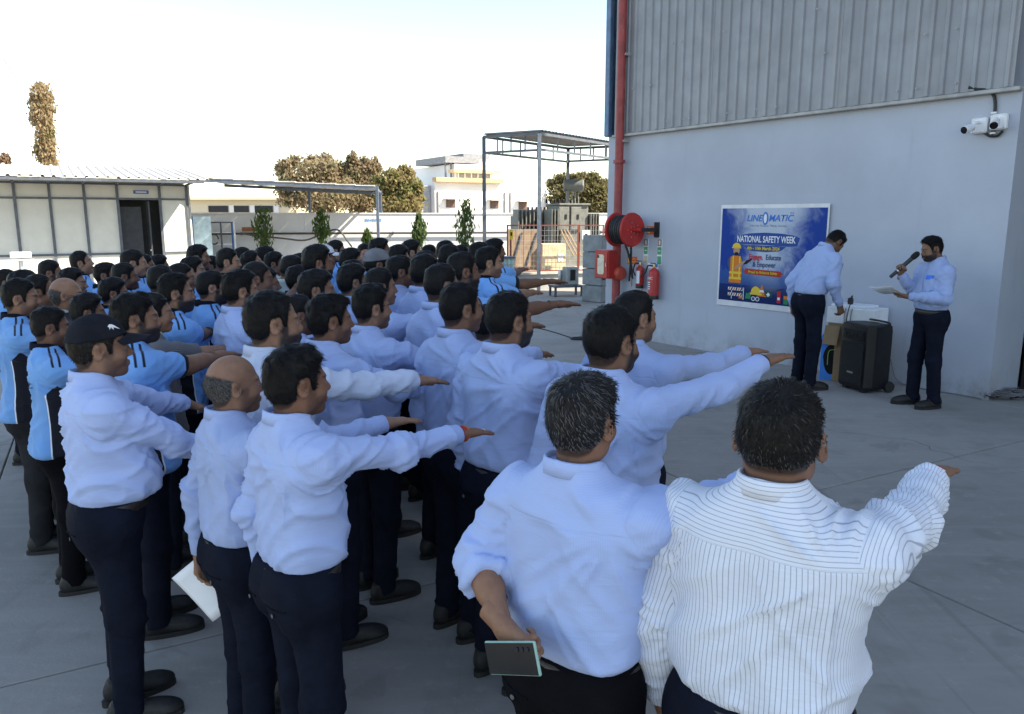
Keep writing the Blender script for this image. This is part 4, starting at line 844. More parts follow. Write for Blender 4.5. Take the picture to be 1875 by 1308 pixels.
person(80, 842, 446, 8.30, 'P', 56, DN, DN, 'short', 0, 'small head under the rightmost sapling', GP, seed=3, hseed=42, tone=SK[1])
person(81, 842, 457, 4.90, 'P', 60, FW(5, 0), DN, 'short', 3, 'heavy bearded worker in polo behind the cropped nape', GP, seed=26, hseed=38, tone=SK[3], yaw=.15, w=1.06)
person(82, 875, 440, 6.95, 'P', 58, FW(8, -2), DN, 'short', 0, 'worker left of the fenced yard, mostly behind his neighbour', GP, seed=1, hseed=43, tone=SK[1])
person(83, 902, 435, 7.90, 'P', 62, FW(8, -4), DN, 'full', 2, 'worker farthest right in the back row, by the pale green crate', GP, seed=2, hseed=46, tone=SK[1], hand=(958, 489), yaw=.1)
person(84, 890, 448, 5.95, 'P', 62, FW(), DN, 'short', 2, 'young worker in polo at the right end of the crowd, arm held out', GP, hi=True, seed=27, hseed=39, tone=SK[2], hand=(985, 530), yaw=.3)
# ---- by the wall: the reader and the helper
person(90, 1718, 428, 8.10, 'S', 264, ('to', (.215, .06, 1.12), (.12, .27, 1.315), (-.35, .30, .85), (.75, -.3, .2), 'grip'), ('to', (-.235, .02, 1.09), (-.03, .27, 1.10), (.55, .80, .02), (-.2, -.2, -.95), 'relax'), 'high', 3, 'man with microphone reading from a sheet beside the door opening', 'men by the wall', hi=True, seed=31, hseed=51, tone=SK[0], yaw=.12, pit=.28, stance=.03, laces=True)
person(91, 1492, 415, 9.00, 'S', 74, ('to', (.235, .06, 1.10), (.20, .20, .87), (-.05, .3, -.95), (.9, .1, 0), 'pinch'), ('down', .02), 'short', 0, 'man bending over the black loudspeaker in front of the banner', 'men by the wall', hi=True, seed=32, hseed=52, tone=SK[1], yaw=0, pit=.55, lean=.32, hgt=.965, shoes=True)
# ================================================================== WHAT PEOPLE WEAR AND HOLD
def put(pid, name, me, m, parent=None):
    o = link(name, me, parent or PEOPLE[pid][0], m); return o
def head_mesh(pid, name, v, faces, m, smooth=True, parent=None):
    return put(pid, name, make_mesh(name, PEOPLE[pid][1]['place_head'](np.asarray(v, np.float32)), faces, smooth), m, parent)
def cap(pid, mcap, emblem=False):
    h = .006; p, org = grid((-.11, -.14, -.02), (.11, .13, .17), h); db, q = head_base(p); rim = .040 + .10 * p[..., 1]
    d = smax(db - .013 - .006 * sst(p[..., 2], .06, .11), rim - p[..., 2], .006); v, f = nets(d, org, h); c = head_mesh(pid, 'cap', v, [f], mcap)
    nx, ny = 13, 7; V = []
    for k in (0, -.0035):
        for i in range(nx):
            a = -1 + 2 * i / (nx - 1)
            for j in range(ny):
                b = j / (ny - 1); x = a * (.072 + .004 * b); yb = .088 * math.sqrt(max(.02, 1 - (x / .084) ** 2)) + .008; y = yb + b * (.078 * math.sqrt(max(.0, 1 - (a * .98) ** 4)) + .004)
                V.append((x, y, .054 - .016 * b - .020 * a * a + k))
    N = nx * ny; F = []
    for i in range(nx - 1):
        for j in range(ny - 1):
            s = i * ny + j; F.append((s, s + 1, s + ny + 1, s + ny)[::-1]); F.append((N + s, N + s + 1, N + s + ny + 1, N + s + ny))
    for i in range(nx - 1): s = i * ny + ny - 1; F.append((s, s + ny, N + s + ny, N + s))
    head_mesh(pid, 'brim', V, [np.array(F)], mcap, parent=c)
    b = MB().lathe([(.006, 0), (.006, .003), (.002, .005)], 10); head_mesh(pid, 'button', [(x, y - .015, z + .128 + .011) for x, y, z in b.v], [np.array([g for g in b.f if len(g) == 4])], mcap, parent=c)
    if emblem:                                        # small white leaping shape on the right front of the crown
        pts = [(-.026, .002), (-.016, .010), (-.004, .009), (.006, .004), (.016, -.004), (.028, -.012), (.016, -.009), (.006, -.004), (-.002, -.003), (-.004, -.013), (-.009, -.005), (-.014, -.001), (-.020, -.010), (-.021, -.001)]
        V = []
        for (s, t) in pts:
            ang = rad(52) - s / .085; z = .088 + t; r = .0; base = np.array([[math.sin(ang), math.cos(ang), 0]], np.float32); lo, hi_ = .03, .15
            for _ in range(24):
                r = (lo + hi_) / 2; P_ = np.array([[base[0, 0] * r, base[0, 1] * r, z]], np.float32); dd = head_base(P_)[0][0] - .013 - .006 * sst(np.array([z]), .06, .11)[0]
                if dd < 0: lo = r
                else: hi_ = r
            V.append((base[0, 0] * (r + .002), base[0, 1] * (r + .002), z))
        n = len(V); c0 = tuple(np.mean(V, axis=0) * 1.01); head_mesh(pid, 'emblem', V + [c0], [np.array([(i, (i + 1) % n, n)[::-1] for i in range(n)])], mat('emblem_white', (.8, .8, .8), .6), parent=c)
cap(8, cloth_mat('cap_navy', (.014, .016, .022)), True); cap(68, cloth_mat('cap_white', (.62, .63, .66))); cap(72, cloth_mat('cap_grey', (.17, .175, .19)))
def glasses(pid):
    m = MB()
    for sg in (-1, 1):
        m.tube([(sg * .033 + .022 * math.cos(t), .101 - .10 * abs(.022 * math.cos(t)), -.002 + .017 * math.sin(t)) for t in np.linspace(0, 2 * math.pi, 14)[:-1]], .0016, 5, True)
        m.tube([(sg * .055, .096, .002), (sg * .080, .04, .004), (sg * .083, -.012, .0)], .0015, 5)
    m.tube([(-.011, .100, .0), (0, .105, .002), (.011, .100, .0)], .0015, 5)
    head_mesh(pid, 'spectacles', m.v, [np.array([g for g in m.f if len(g) == 4])], mat('spectacle_frame', (.02, .02, .02), .4))
glasses(42); glasses(71)
def wristband(pid, hand, r, w, m, name='bracelet', off=-.03, n=1):
    W, R = PEOPLE[pid][1]['hand%d' % hand]; b = MB()
    for k in range(n):
        c = W + R[:, 1] * (off + k * .007); b.tube([c + R[:, 0] * (r * 1.05 * math.cos(t)) + R[:, 2] * (r * .9 * math.sin(t)) for t in np.linspace(0, 2 * math.pi, 19)[:-1]], w, 6, True)
    return b.build(name, m, PEOPLE[pid][0], smooth=True)
M_RED = mat('thread_red', (.42, .03, .02), .8); M_ORA = mat('thread_orange', (.55, .16, .03), .8); M_BLK = mat('black_plastic', (.012, .012, .013), .45); M_BEAD = mat('bead_pale', (.45, .33, .25), .5)
wristband(6, 0, .0285, .004, M_RED, n=3, off=.004); wristband(6, 0, .0285, .004, M_ORA, off=.027); wristband(9, 0, .0285, .0028, M_BLK, off=.012); wristband(3, 0, .0285, .005, M_BLK, off=.006); wristband(36, 0, .030, .005, M_BLK, off=-.02); wristband(1, 0, .0285, .0045, M_BEAD, off=.012, n=1); wristband(1, 0, .0285, .004, M_RED, off=.024)
W_, R_ = PEOPLE[6][1]['hand0']; c = W_ + R_[:, 0] * .0125 + R_[:, 1] * .108 + R_[:, 2] * .001
MB().tube([c + R_[:, 0] * (.0098 * math.cos(t)) + R_[:, 2] * (.0098 * math.sin(t)) for t in np.linspace(0, 2 * math.pi, 13)[:-1]], .0022, 5, True).build('ring', mat('gold', (.8, .6, .3), .3, 1.0), PEOPLE[6][0], smooth=True)
b = wristband(90, 1, .031, .008, M_BLK, 'watch', -.022)
def from_local(pid, p):
    root, fg, s = PEOPLE[pid]; rz = root.rotation_euler[2]; v = Vector(tuple(float(q) for q in p)) * s
    return Vector((v.x * math.cos(rz) - v.y * math.sin(rz), v.x * math.sin(rz) + v.y * math.cos(rz), v.z)) + root.location
def held(pid, name, m, label, cat, group=None):       # a thing in someone's hand: its own object, placed in the world
    root, fg, s = PEOPLE[pid]; e = empty(name, root.location, root.rotation_euler[2], label, cat, group, s); return e
# phone in the grey haired man's hand
W_, R_ = PEOPLE[2][1]['hand1']; ph = held(2, 'phone', None, 'black phone in a pale green edged case held behind a back', 'phone')
pc = W_ + np.array([.080, -.052, -.022]); R_ = frame((.93, .05, .35), (0, -1, .12)); Mx = Matrix([[R_[0, 1], R_[0, 0], R_[0, 2], 0], [R_[1, 1], R_[1, 0], R_[1, 2], 0], [R_[2, 1], R_[2, 0], R_[2, 2], 0], [0, 0, 0, 1]])
fz = Matrix.Rotation(rad(25), 4, 'Y')
MB().box(pc, (.162, .078, .009), bev=.004, M=Mx).build('case', mat('case_green', (.25, .42, .36), .5), ph); MB().box(pc + R_[:, 2] * .0055, (.154, .072, .003), M=Mx).build('back_cover', mat('phone_black', (.010, .011, .012), .25), ph)
for k in range(3): MB().lathe([(.006, 0), (.006, .003)], 14, M=Mx).build('camera_lens', mat('lens_dark', (.02, .02, .025), .15), ph, loc=tuple(pc + R_[:, 2] * .0068 + R_[:, 1] * (.058 - .016 * k) + R_[:, 0] * -.022))
# folded sheet in the balding man's hand
def sheet(o, verts_fn, nx, ny, name, m):
    V = [verts_fn(i / (nx - 1), j / (ny - 1)) for i in range(nx) for j in range(ny)]; F = [(i * ny + j, i * ny + j + 1, (i + 1) * ny + j + 1, (i + 1) * ny + j) for i in range(nx - 1) for j in range(ny - 1)]
    b = MB().add(V, F); ob = b.build(name, m, o, smooth=True); md = ob.modifiers.new('thickness', 'SOLIDIFY'); md.thickness = .0006; return ob
M_PAPER = mat('paper_white', (.80, .81, .83), .8, var=.04)
W_, R_ = PEOPLE[7][1]['hand1']; pa = held(7, 'paper_sheet', None, 'folded white sheet hanging from the balding man\'s lowered hand', 'paper')
fx = np.array([-.475, -.607, -.63]); dn = np.array([.38, .49, -.78]); nrm = np.cross(fx, dn); pc = W_ + R_[:, 1] * .10
for sg, nm in ((1, 'upper_leaf'), (-1, 'lower_leaf')):
    sheet(pa, lambda a, b: tuple(pc + fx * (a - .30) * .15 + dn * (b - .30) * .25 + nrm * (sg * .012 * math.sin(math.pi * min(1, a * 1.02)) ** .6 + .02 * (b - .5) ** 2)), 12, 8, nm, M_PAPER)
# the reader's microphone and sheets
W_, R_ = PEOPLE[90][1]['hand0']; mh = np.array([.02, .185, 1.50]) ; g0 = W_ + R_[:, 1] * .075 + R_[:, 2] * -.030; ax = (mh - g0); ax /= np.linalg.norm(ax)
mi = held(90, 'microphone', None, 'black handheld microphone raised to the reader\'s mouth', 'microphone'); Rm = frame(ax, (0, 0, 1)); Mq = Matrix([[Rm[i][0], Rm[i][2], Rm[i][1], g0[i]] for i in range(3)] + [[0, 0, 0, 1]]); Ln = np.linalg.norm(mh - g0)
MB().lathe([(.012, -.13), (.017, -.125), (.018, -.05), (.020, .03), (.021, Ln - .06), (.014, Ln - .055)], 16, M=Mq).build('handle', mat('mic_black', (.015, .015, .017), .35), mi, smooth=True)
MB().lathe([(.019, Ln - .060), (.027, Ln - .045), (.030, Ln - .02), (.028, Ln + .005), (.018, Ln + .022), (.003, Ln + .028)], 16, M=Mq).build('foam_head', mat('foam_black', (.01, .01, .01), .95, bump=.6, bscale=300), mi, smooth=True)
MB().lathe([(.0205, -.045), (.0215, -.044), (.0215, -.035), (.0205, -.034)], 16, M=Mq, close=False).build('silver_ring', mat('silver', (.6, .6, .62), .3, .9), mi, smooth=True)
W_, R_ = PEOPLE[90][1]['hand1']; pc = W_ + R_[:, 1] * .10 + R_[:, 2] * -.012; rp = held(90, 'reading_sheet', None, 'thin printed sheets held flat in the reader\'s hand', 'paper')
for q in range(2):
    a0 = np.array([.75, .55, .10 + .05 * q]); b0 = np.array([-.40, .85, .36 - .1 * q])
    sheet(rp, lambda a, b: tuple(pc + a0 * (a - .35 + .1 * q) * .21 + b0 * (b - .18) * .29 + np.array([0, 0, .02 * math.sin(3 * a + 2 * b + q) - .004 * q])), 8, 8, 'leaf', M_PAPER)
# badge on the reader's pocket, lettering on one worker's back
def on_shirt(pid, me, m, name, cx, cz, side, parent=None):
    from mathutils.bvhtree import BVHTree
    sh = [c for c in PEOPLE[pid][0].children if c.name.startswith('shirt')][0]; bv = BVHTree.FromPolygons([tuple(v.co) for v in sh.data.vertices], [tuple(p.vertices) for p in sh.data.polygons])
    for v in me.vertices:
        x = cx + v.co.x * (1 if side < 0 else -1); h = bv.ray_cast(Vector((x, side * .6, cz + v.co.y)), Vector((0, -side, 0)))
        v.co = Vector((x, (h[0].y if h[0] else side * .15) + side * .0035, cz + v.co.y))
    o = link(name, me, sh, m); o.color = sh.color; return o
def grid_me(w, h, n=6):
    b = MB(); V = [(-w / 2 + w * i / n, -h / 2 + h * j / n, 0) for i in range(n + 1) for j in range(n + 1)]; b.add(V, [(i * (n + 1) + j, i * (n + 1) + j + 1, (i + 1) * (n + 1) + j + 1, (i + 1) * (n + 1) + j) for i in range(n) for j in range(n)])
    me = bpy.data.meshes.new('patch'); me.from_pydata(b.v, [], b.f); return me
on_shirt(90, grid_me(.085, .042), mat('badge_blue', (.02, .17, .75), .5), 'pocket_badge', -.085, 1.285, 1)
on_shirt(90, grid_me(.115, .125), M_COL_S, 'pocket', -.085, 1.215, 1); on_shirt(90, grid_me(.030, .42, 14), M_COL_S, 'button_placket', .0, 1.19, 1)
on_shirt(32, text_mesh('LINEOMATIC', .042, .0008), mat('print_navy', (.03, .06, .14), .7), 'back_lettering', 0, 1.26, -1)
# hip pockets of the nearest trousers
for pid in (6, 7, 8, 2, 5, 3):
    tr = [c for c in PEOPLE[pid][0].children if c.name.startswith('trousers')][0]
    from mathutils.bvhtree import BVHTree
    bv = BVHTree.FromPolygons([tuple(v.co) for v in tr.data.vertices], [tuple(p.vertices) for p in tr.data.polygons])
    for sg in (1, -1):
        m = MB(); top = []
        for i in range(9):
            x = sg * (.038 + .105 * i / 8); h = bv.ray_cast(Vector((x, -.5, .862 + .004 * i / 8)), Vector((0, 1, 0)))
            if h[0]: top.append((h[0].x, h[0].y - .001, h[0].z))
        if len(top) > 3:
            m.tube(top, .0035, 5); m.build('pocket_welt', M_TRB, tr, smooth=True); c = top[len(top) // 2]
            MB().lathe([(.007, 0), (.007, .002), (.003, .003)], 10, M=Matrix.Rotation(rad(90), 4, 'X')).build('button', mat('button_grey', (.10, .10, .11), .4), tr, loc=(c[0], c[1] - .001, c[2] - .022))
# ================================================================== ON AND BY THE FACTORY WALL
def wl(u, v, off=0.0):
    X, Z = PW.px(u, v, off); p = PW.o + PW.x * X + PW.y * off; return Vector((p.x, p.y, Z))
def wthing(name, u, v, off, label, cat, group=None): return empty(name, wl(u, v, off), PW.rot, label, cat, group)
M_REDP = mat('fire_red', (.42, .022, .018), .42, var=.15, scale=5); M_PIPE = mat('pipe_red', (.27, .04, .04), .55, var=.2, dirt=((.35, .2, .18), .4)); M_HOSE = mat('hose_black', (.014, .015, .016), .55); M_STEEL = mat('steel', (.45, .46, .47), .35, .9); M_WHITE = mat('white_plastic', (.72, .73, .75), .45, var=.06); M_YEL = mat('yellow_paint', (.75, .5, .04), .55)
# ---- riser pipe
xp, _ = PW.px(1131, 400, -.14); rp_ = empty('fire_riser_pipe', PW.o + PW.x * xp + PW.y * -.14, PW.rot, 'red vertical fire water pipe running up the building corner', 'pipe')
MB().tube([(0, 0, 0), (0, 0, HB + .4)], .070, 18).build('pipe', M_PIPE, rp_, smooth=True)
for z in (2.9, 5.6, 8.3): MB().lathe([(.080, 0), (.10, .0), (.10, .025), (.10, .05), (.080, .05)], 18, close=False).build('flange', M_PIPE, rp_, loc=(0, 0, z), smooth=30)
for z in (1.9, 3.25, 4.6, 6.0): MB().box((0, .07, z), (.19, .14, .035)).build('pipe_clamp', M_TRIM, rp_)
z0 = PW.px(1126, 500, -.14)[1]
MB().lathe([(.05, -.10), (.105, -.09), (.125, -.03), (.125, .04), (.10, .09), (.05, .10)], 18, M=Matrix.Rotation(rad(90), 4, 'Y')).build('landing_valve', mat('valve_red', (.50, .07, .04), .45), rp_, loc=(.07, -.02, z0), smooth=True)
hw = MB(); hw.tube([(.075 * math.cos(t), 0, .075 * math.sin(t)) for t in np.linspace(0, 2 * math.pi, 17)[:-1]], .012, 6, True)
for k in range(3): hw.tube([(.075 * math.cos(k * 1.047), 0, .075 * math.sin(k * 1.047)), (-.075 * math.cos(k * 1.047), 0, -.075 * math.sin(k * 1.047))], .008, 5)
hw.tube([(0, 0, 0), (0, .13, 0)], .014, 8); hw.build('hand_wheel', M_BLK, rp_, loc=(-.10, -.20, z0 - .03), smooth=True)
MB().lathe([(.045, -.16), (.055, -.15), (.055, -.06), (.04, -.05)], 14).build('hose_coupling', mat('brass', (.45, .33, .18), .35, .8), rp_, loc=(0, -.01, z0 - .10), smooth=True)
# ---- hose reel
hr = wthing('hose_reel', 1150, 421, -.36, 'round red fire hose reel with black hose on the wall corner', 'hose reel'); RX = Matrix.Rotation(rad(90), 4, 'Y')
for x in (-.24, .11): MB().lathe([(.02, -.012), (.255, -.012), (.270, -.03), (.276, -.026), (.262, .004), (.02, .006)], 32, M=RX).build('disc', M_REDP, hr, loc=(x, 0, 0), smooth=30)
MB().lathe([(.10, -.22), (.10, .10)], 20, M=RX).build('drum', M_REDP, hr, smooth=True)
for k in range(9):
    r = .215 - .010 * (k % 3); x = -.20 + k * .034; MB().tube([(x, r * math.cos(t), r * math.sin(t)) for t in np.linspace(0, 2 * math.pi, 29)[:-1]], .0195, 8, True).build('hose_turn', M_HOSE, hr, smooth=True)
MB().lathe([(.03, 0), (.03, .20)], 12, M=RX).build('axle', M_REDP, hr, loc=(.10, 0, 0), smooth=True); m = MB(); m.box((.30, .18, 0), (.035, .36, .06)); m.box((.30, .345, 0), (.10, .02, .24)); m.build('wall_bracket', M_HOSE, hr)
for k in range(10):
    a = k * .628; MB().lathe([(.010, 0), (.010, .006)], 8, M=RX).build('rivet', M_STEEL, hr, loc=(.117, (.05 + .07 * (k % 2)) * math.cos(a), (.05 + .07 * (k % 2)) * math.sin(a)))
MB().tube(catmull([(-.05, -.02, -.20), (.0, .05, -.45), (-.02, .12, -.62), (-.03, .16, -.80)], 5), .018, 8).build('hose_tail', M_HOSE, hr, smooth=True); MB().tube(catmull([(.06, .02, -.22), (-.02, .10, -.50), (-.10, .16, -.84)], 5), .018, 8).build('hose_tail', M_HOSE, hr, smooth=True)
MB().lathe([(.016, 0), (.020, .03), (.014, .12), (.022, .14)], 10).build('nozzle', M_STEEL, hr, loc=(-.03, .13, -.92), smooth=True)
# ---- hose cabinet beside the pipe
hb = wthing('hose_cabinet', 1101, 510, -.42, 'red steel hose cabinet with pale window beside the pipe', 'cabinet'); cw_, ch_ = .33, .47
MB().box((0, .11, ch_ / 2), (cw_, .22, ch_), bev=.008).build('box', M_REDP, hb); MB().box((0, -.008, ch_ / 2), (cw_ - .03, .018, ch_ - .03), bev=.004).build('door', M_REDP, hb)
m = MB(); m.prism([(x * .075, ch_ / 2 + z * .165) for x, z in [(-1, -.86), (-.7, -1), (.7, -1), (1, -.86), (1, .86), (.7, 1), (-.7, 1), (-1, .86)]], -.024, -.016); m.build('window_pane', mat('old_glass', (.62, .58, .46), .25), hb); MB().box((-.06, -.026, ch_ / 2 + .13), (.045, .006, .05)).build('window_label', M_BLK, hb)
MB().box((.13, -.026, ch_ / 2), (.02, .02, .06), bev=.004).build('handle', M_STEEL, hb); MB().box((.0, .25, ch_ * .6), (.06, .12, .05)).build('bracket', M_REDP, hb)
# ---- small signs
def plate(name, u, v, w, h, m, label, parts=()):
    o = wthing(name, u, v, -.001, label, 'sign', 'safety signs on the wall'); MB().box((0, -.004, 0), (w, .006, h)).build('board', m, o)
    for (nm, x, z, ww, hh, mm) in parts: MB().box((x, -.0085, z), (ww, .002, hh)).build(nm, mm, o)
    return o
def sign_text(o, txt, size, x, z, m, y=-.0085, name='lettering', off=.0):
    me = text_mesh(txt, size, off); me.transform(Matrix.Translation((x, y, z)) @ Matrix.Rotation(rad(90), 4, 'X')); return link(name, me, o, m)
M_ORS = mat('sign_orange', (.75, .13, .04), .5); M_YLT = mat('sign_yellow', (.85, .65, .2), .5); M_GRS = mat('sign_green', (.03, .30, .16), .5)
o = plate('wall_sign', 1196, 422, .27, .13, M_ORS, 'orange sign plate just right of the hose reel', [('pictogram', -.09, 0, .06, .09, M_YLT)]); sign_text(o, 'FIRE HOSE', .034, .045, .025, M_YLT); sign_text(o, 'REEL', .034, .045, -.025, M_YLT)
o = plate('wall_sign', 1158, 477, .22, .125, M_ORS, 'orange sign plate above the smaller extinguisher hose', [('pictogram', -.07, 0, .05, .08, M_YLT)]); sign_text(o, 'FIRE', .034, .04, .025, M_YLT); sign_text(o, 'HYDRANT', .026, .035, -.022, M_YLT)
for (u, v, lab) in ((1183, 461, 'narrow upright sign strip with photo, nearer the hose reel'), (1208, 462, 'narrow upright green sign strip above the larger extinguisher')):
    o = plate('sign_strip', u, v, .10, .42, M_WHITE, lab, [('photo_panel', 0, .15, .085, .11, mat('photo_brown', (.28, .2, .17), .5)), ('green_panel', 0, .02, .085, .12, M_GRS), ('lower_panel', 0, -.13, .085, .13, M_GRS if u > 1190 else mat('photo_pale', (.5, .45, .35), .5))])
    MB().box((0, -.0105, .02), (.05, .002, .012)).build('line', M_WHITE, o); MB().box((0, -.0105, .15), (.03, .002, .07)).build('figure', M_WHITE, o)
o = plate('wall_sign', 1196, 487, .24, .09, M_WHITE, 'white and blue notice strip above the two extinguishers', [('blue_patch', .07, .01, .07, .05, mat('sign_blue', (.05, .2, .6), .5))])
# ---- extinguishers
def extinguisher(u, v, h, r, label, extra):
    o = wthing('fire_extinguisher', u, v, -(r + .03), label, 'extinguisher', 'wall extinguishers')
    MB().lathe([(r * .9, 0), (r * .98, .01), (r * .98, .06), (r, .062), (r, h * .84), (r * .9, h * .91), (r * .55, h * .96), (r * .35, h)], 20).build('cylinder', M_REDP, o, smooth=40)
    MB().lathe([(r * 1.01, 0), (r * 1.02, .002), (r * 1.02, .055), (r * 1.01, .057)], 20).build('base_ring', M_BLK, o, smooth=40)
    m = MB(); m.lathe([(.022, h), (.026, h + .02), (.018, h + .06)], 10); m.build('valve', mat('brass', (.45, .33, .18)), o, smooth=True); m = MB(); m.box((-.03, 0, h + .075), (.11, .02, .016), bev=.004); m.box((-.03, 0, h + .045), (.09, .018, .012)); m.build('lever', M_BLK, o)
    pts = [(-r * .3, 0, h + .03), (-r * 1.5, -.01, h + .03), (-r * 2.0, -.02, h - .08), (-r * 3.0 if extra else -r * 1.1, -.03, h * .55 if not extra else h * .70)]
    MB().tube(catmull(pts, 5), .012, 7).build('hose', M_HOSE, o, smooth=True)
    n = 12; V = []; a0, a1 = -2.3, -.9
    for z in (h * .22, h * .78):
        for k in range(n): a = a0 + (a1 - a0) * k / (n - 1); V.append(((r + .0025) * math.cos(a), (r + .0025) * math.sin(a), z))
    MB().add(V, [(k, k + 1, n + k + 1, n + k) for k in range(n - 1)]).build('label_sheet', M_WHITE if not extra else mat('label_red', (.50, .05, .05), .5), o)
    if extra:
        for k, t in enumerate(('ABC',)):
            me = text_mesh(t, .06); me.transform(Matrix.Translation((0, -r - .006, h * (.68 - .13 * k))) @ Matrix.Rotation(rad(90), 4, 'X')); link('lettering', me, o, M_WHITE)
    if extra:
        for k in range(4): MB().box((-.02, -r - .006, h * (.55 - .07 * k)), (.05 - .01 * (k % 2), .003, .016)).build('label_line', M_WHITE, o)
    MB().box((0, r + .018, h * .8), (.06, .03, .05)).build('wall_hook', M_STEEL, o)
extinguisher(1171, 528, .37, .066, 'smaller red fire extinguisher with white label, left of the pair', False); extinguisher(1196, 548, .50, .085, 'larger red fire extinguisher with lettering, right of the pair', True)
# ---- cctv cameras
def cctv(u, v, dirx, label):
    o = wthing('security_camera', u, v, -.001, label, 'camera', 'security cameras on the wall'); MB().box((0, -.035, 0), (.165, .07, .165), bev=.015).build('junction_box', M_WHITE, o)
    for sx in (-1, 1):
        for sz in (-1, 1): MB().lathe([(.008, 0), (.008, .004)], 8, M=Matrix.Rotation(rad(90), 4, 'X')).build('screw', M_STEEL, o, loc=(sx * .065, -.071, sz * .065))
    a = Vector((dirx, -.8, -.25)).normalized(); s = Vector((0, -.07, .03)); MB().tube([s, s + Vector((0, -.05, 0)), s + a * .09 + Vector((0, -.02, -.02))], .018, 10).build('arm', M_WHITE, o, smooth=True)
    c = s + a * .10 + Vector((0, -.02, -.03)); q = a.to_track_quat('Z', 'Y').to_matrix().to_4x4(); q.translation = c
    MB().lathe([(.03, -.03), (.040, -.02), (.043, .06), (.043, .095), (.038, .097)], 18, M=q).build('housing', M_WHITE, o, smooth=40); MB().lathe([(.039, .09), (.039, .100), (.02, .103)], 18, M=q).build('lens_face', mat('lens_black', (.006, .006, .007), .2), o, smooth=40)
cctv(1797, 231, -.25, 'left white bullet security camera on the pale wall'); cctv(1832, 224, .22, 'right white bullet security camera nearest the wall edge')
cb = wthing('camera_conduit', 1817, 190, -.02, 'black cable conduit looping from the cladding down to the cameras', 'cable')
pts = [wl(*q) - wl(1817, 190, -.02) for q in ((1774, 160, -.05), (1788, 164, -.04), (1808, 166, -.03), (1820, 176, -.02), (1822, 200, -.02), (1818, 225, -.02), (1818, 246, -.02))]; inv = Matrix.Rotation(-PW.rot, 4, 'Z')
MB().tube(catmull([inv @ p for p in pts], 5), .017, 8).build('conduit', M_HOSE, cb, smooth=True); pts = [wl(*q) - wl(1817, 190, -.02) for q in ((1802, 243, -.03), (1812, 249, -.03), (1826, 249, -.03), (1836, 240, -.03))]; MB().tube(catmull([inv @ p for p in pts], 5), .014, 8).build('loop', M_HOSE, cb, smooth=True)
for q in ((1817, 170), (1820, 207), (1818, 244)): MB().box(inv @ (wl(*q, -.03) - wl(1817, 190, -.02)), (.05, .03, .02)).build('clip', M_WHITE, cb)
# ---- banner
X0, ZT0 = PW.px(1322, 378); X1, ZT1 = PW.px(1523, 370); _, ZB0 = PW.px(1312, 557); BW = X1 - X0; BH = ((ZT0 + ZT1) / 2 - ZB0)
bn = empty('safety_banner', PW.o + PW.x * X0 + Vector((0, 0, ZB0)), PW.rot, 'blue and white printed safety week banner hung on the wall', 'banner')
def wav(x, z):
    u, v = x / BW, z / BH; return -.016 + .0022 * math.sin(7 * u + 3 * v) * v - .012 * math.exp(-((u - 1) / .05) ** 2)
def bpoly(name, m, fn_pts, lift, sub=1):
    me = bpy.data.meshes.new(name); V, F = fn_pts; me.from_pydata([(x, wav(x, z) - lift, z) for x, z in V], [], F); return link(name, me, bn, m)
def brect(name, m, x0, z0, x1, z1, lift, nx=1, nz=1):
    V = [(x0 + (x1 - x0) * i / nx, z0 + (z1 - z0) * j / nz) for i in range(nx + 1) for j in range(nz + 1)]; F = [(i * (nz + 1) + j, (i + 1) * (nz + 1) + j, (i + 1) * (nz + 1) + j + 1, i * (nz + 1) + j + 1) for i in range(nx) for j in range(nz)]
    return bpoly(name, m, (V, F), lift)
def banner_print():
    k = NT('banner_print'); x, y, z = k.sep(k.objco()); u = k.math('DIVIDE', x, BW); v = k.math('DIVIDE', z, BH); n = k.noise(3.2, 5, .65, k.objco(), .6)
    cx = k.math('ABSOLUTE', k.math('SUBTRACT', u, .5)); d = k.math('ADD', k.math('MULTIPLY', cx, 1.5), k.math('MULTIPLY', k.math('SUBTRACT', 1.0, v), .38)); d = k.math('ADD', d, k.math('MULTIPLY', k.math('SUBTRACT', n, .5), .75))
    c = k.mix(k.ramp(d, .22, .72), (.42, .48, .58), (.010, .048, .26)); c = k.mix(k.ramp(k.math('ADD', v, k.math('MULTIPLY', n, .1)), .44, .16), c, (.006, .022, .10))
    sk = k.n('TexBrick') if False else None
    tw = k.math('LESS_THAN', v, k.math('ADD', .27, k.math('MULTIPLY', k.noise(1, 1, .5, k.scale(k.objco(), (26, .01, .01))), .20))); tw = k.math('MULTIPLY', tw, k.math('GREATER_THAN', v, .22)); c = k.mix(k.math('MULTIPLY', tw, .5), c, (.04, .12, .33))
    k.col(c); k.rough(.75); k.b.inputs['Specular IOR Level'].default_value = .15; k.bump(k.noise(1, 4, .6, k.scale(k.objco(), (6, 6, 1.6)), 1.0), .5, .03); return k.m
M_BAN = mat('banner_vinyl', (.62, .63, .66), .5, var=.08); flat = lambda n, c: mat('print_' + n, c, .75, var=.03, spec=.15)
brect('sheet', M_BAN, 0, -.01 * 0, BW, BH, 0, 30, 24); brect('print', banner_print(), BW * .018, BH * .055, BW * .985, BH * .965, .003, 30, 24)
def btext(txt, size, u, v, col, off=.0, shear=0.0, sx=1.0, sy=1.0, name='lettering', space=1.0, lift=.0075, arc=0.0):
    me = text_mesh(txt, size * BH, off * BH, shear, space=space)
    for q in me.vertices:
        x = u * BW + q.co.x * sx; z = v * BH + q.co.y * sy + arc * BH * (((x / BW - u) / .3) ** 2); q.co = (x, wav(x, z) - lift, z)
    return link(name, me, bn, col)
def bpts(name, m, pts, lift=.006):                    # polygon given in banner fractions
    return bpoly(name, m, ([(a * BW, b * BH) for a, b in pts], [tuple(range(len(pts)))]), lift)
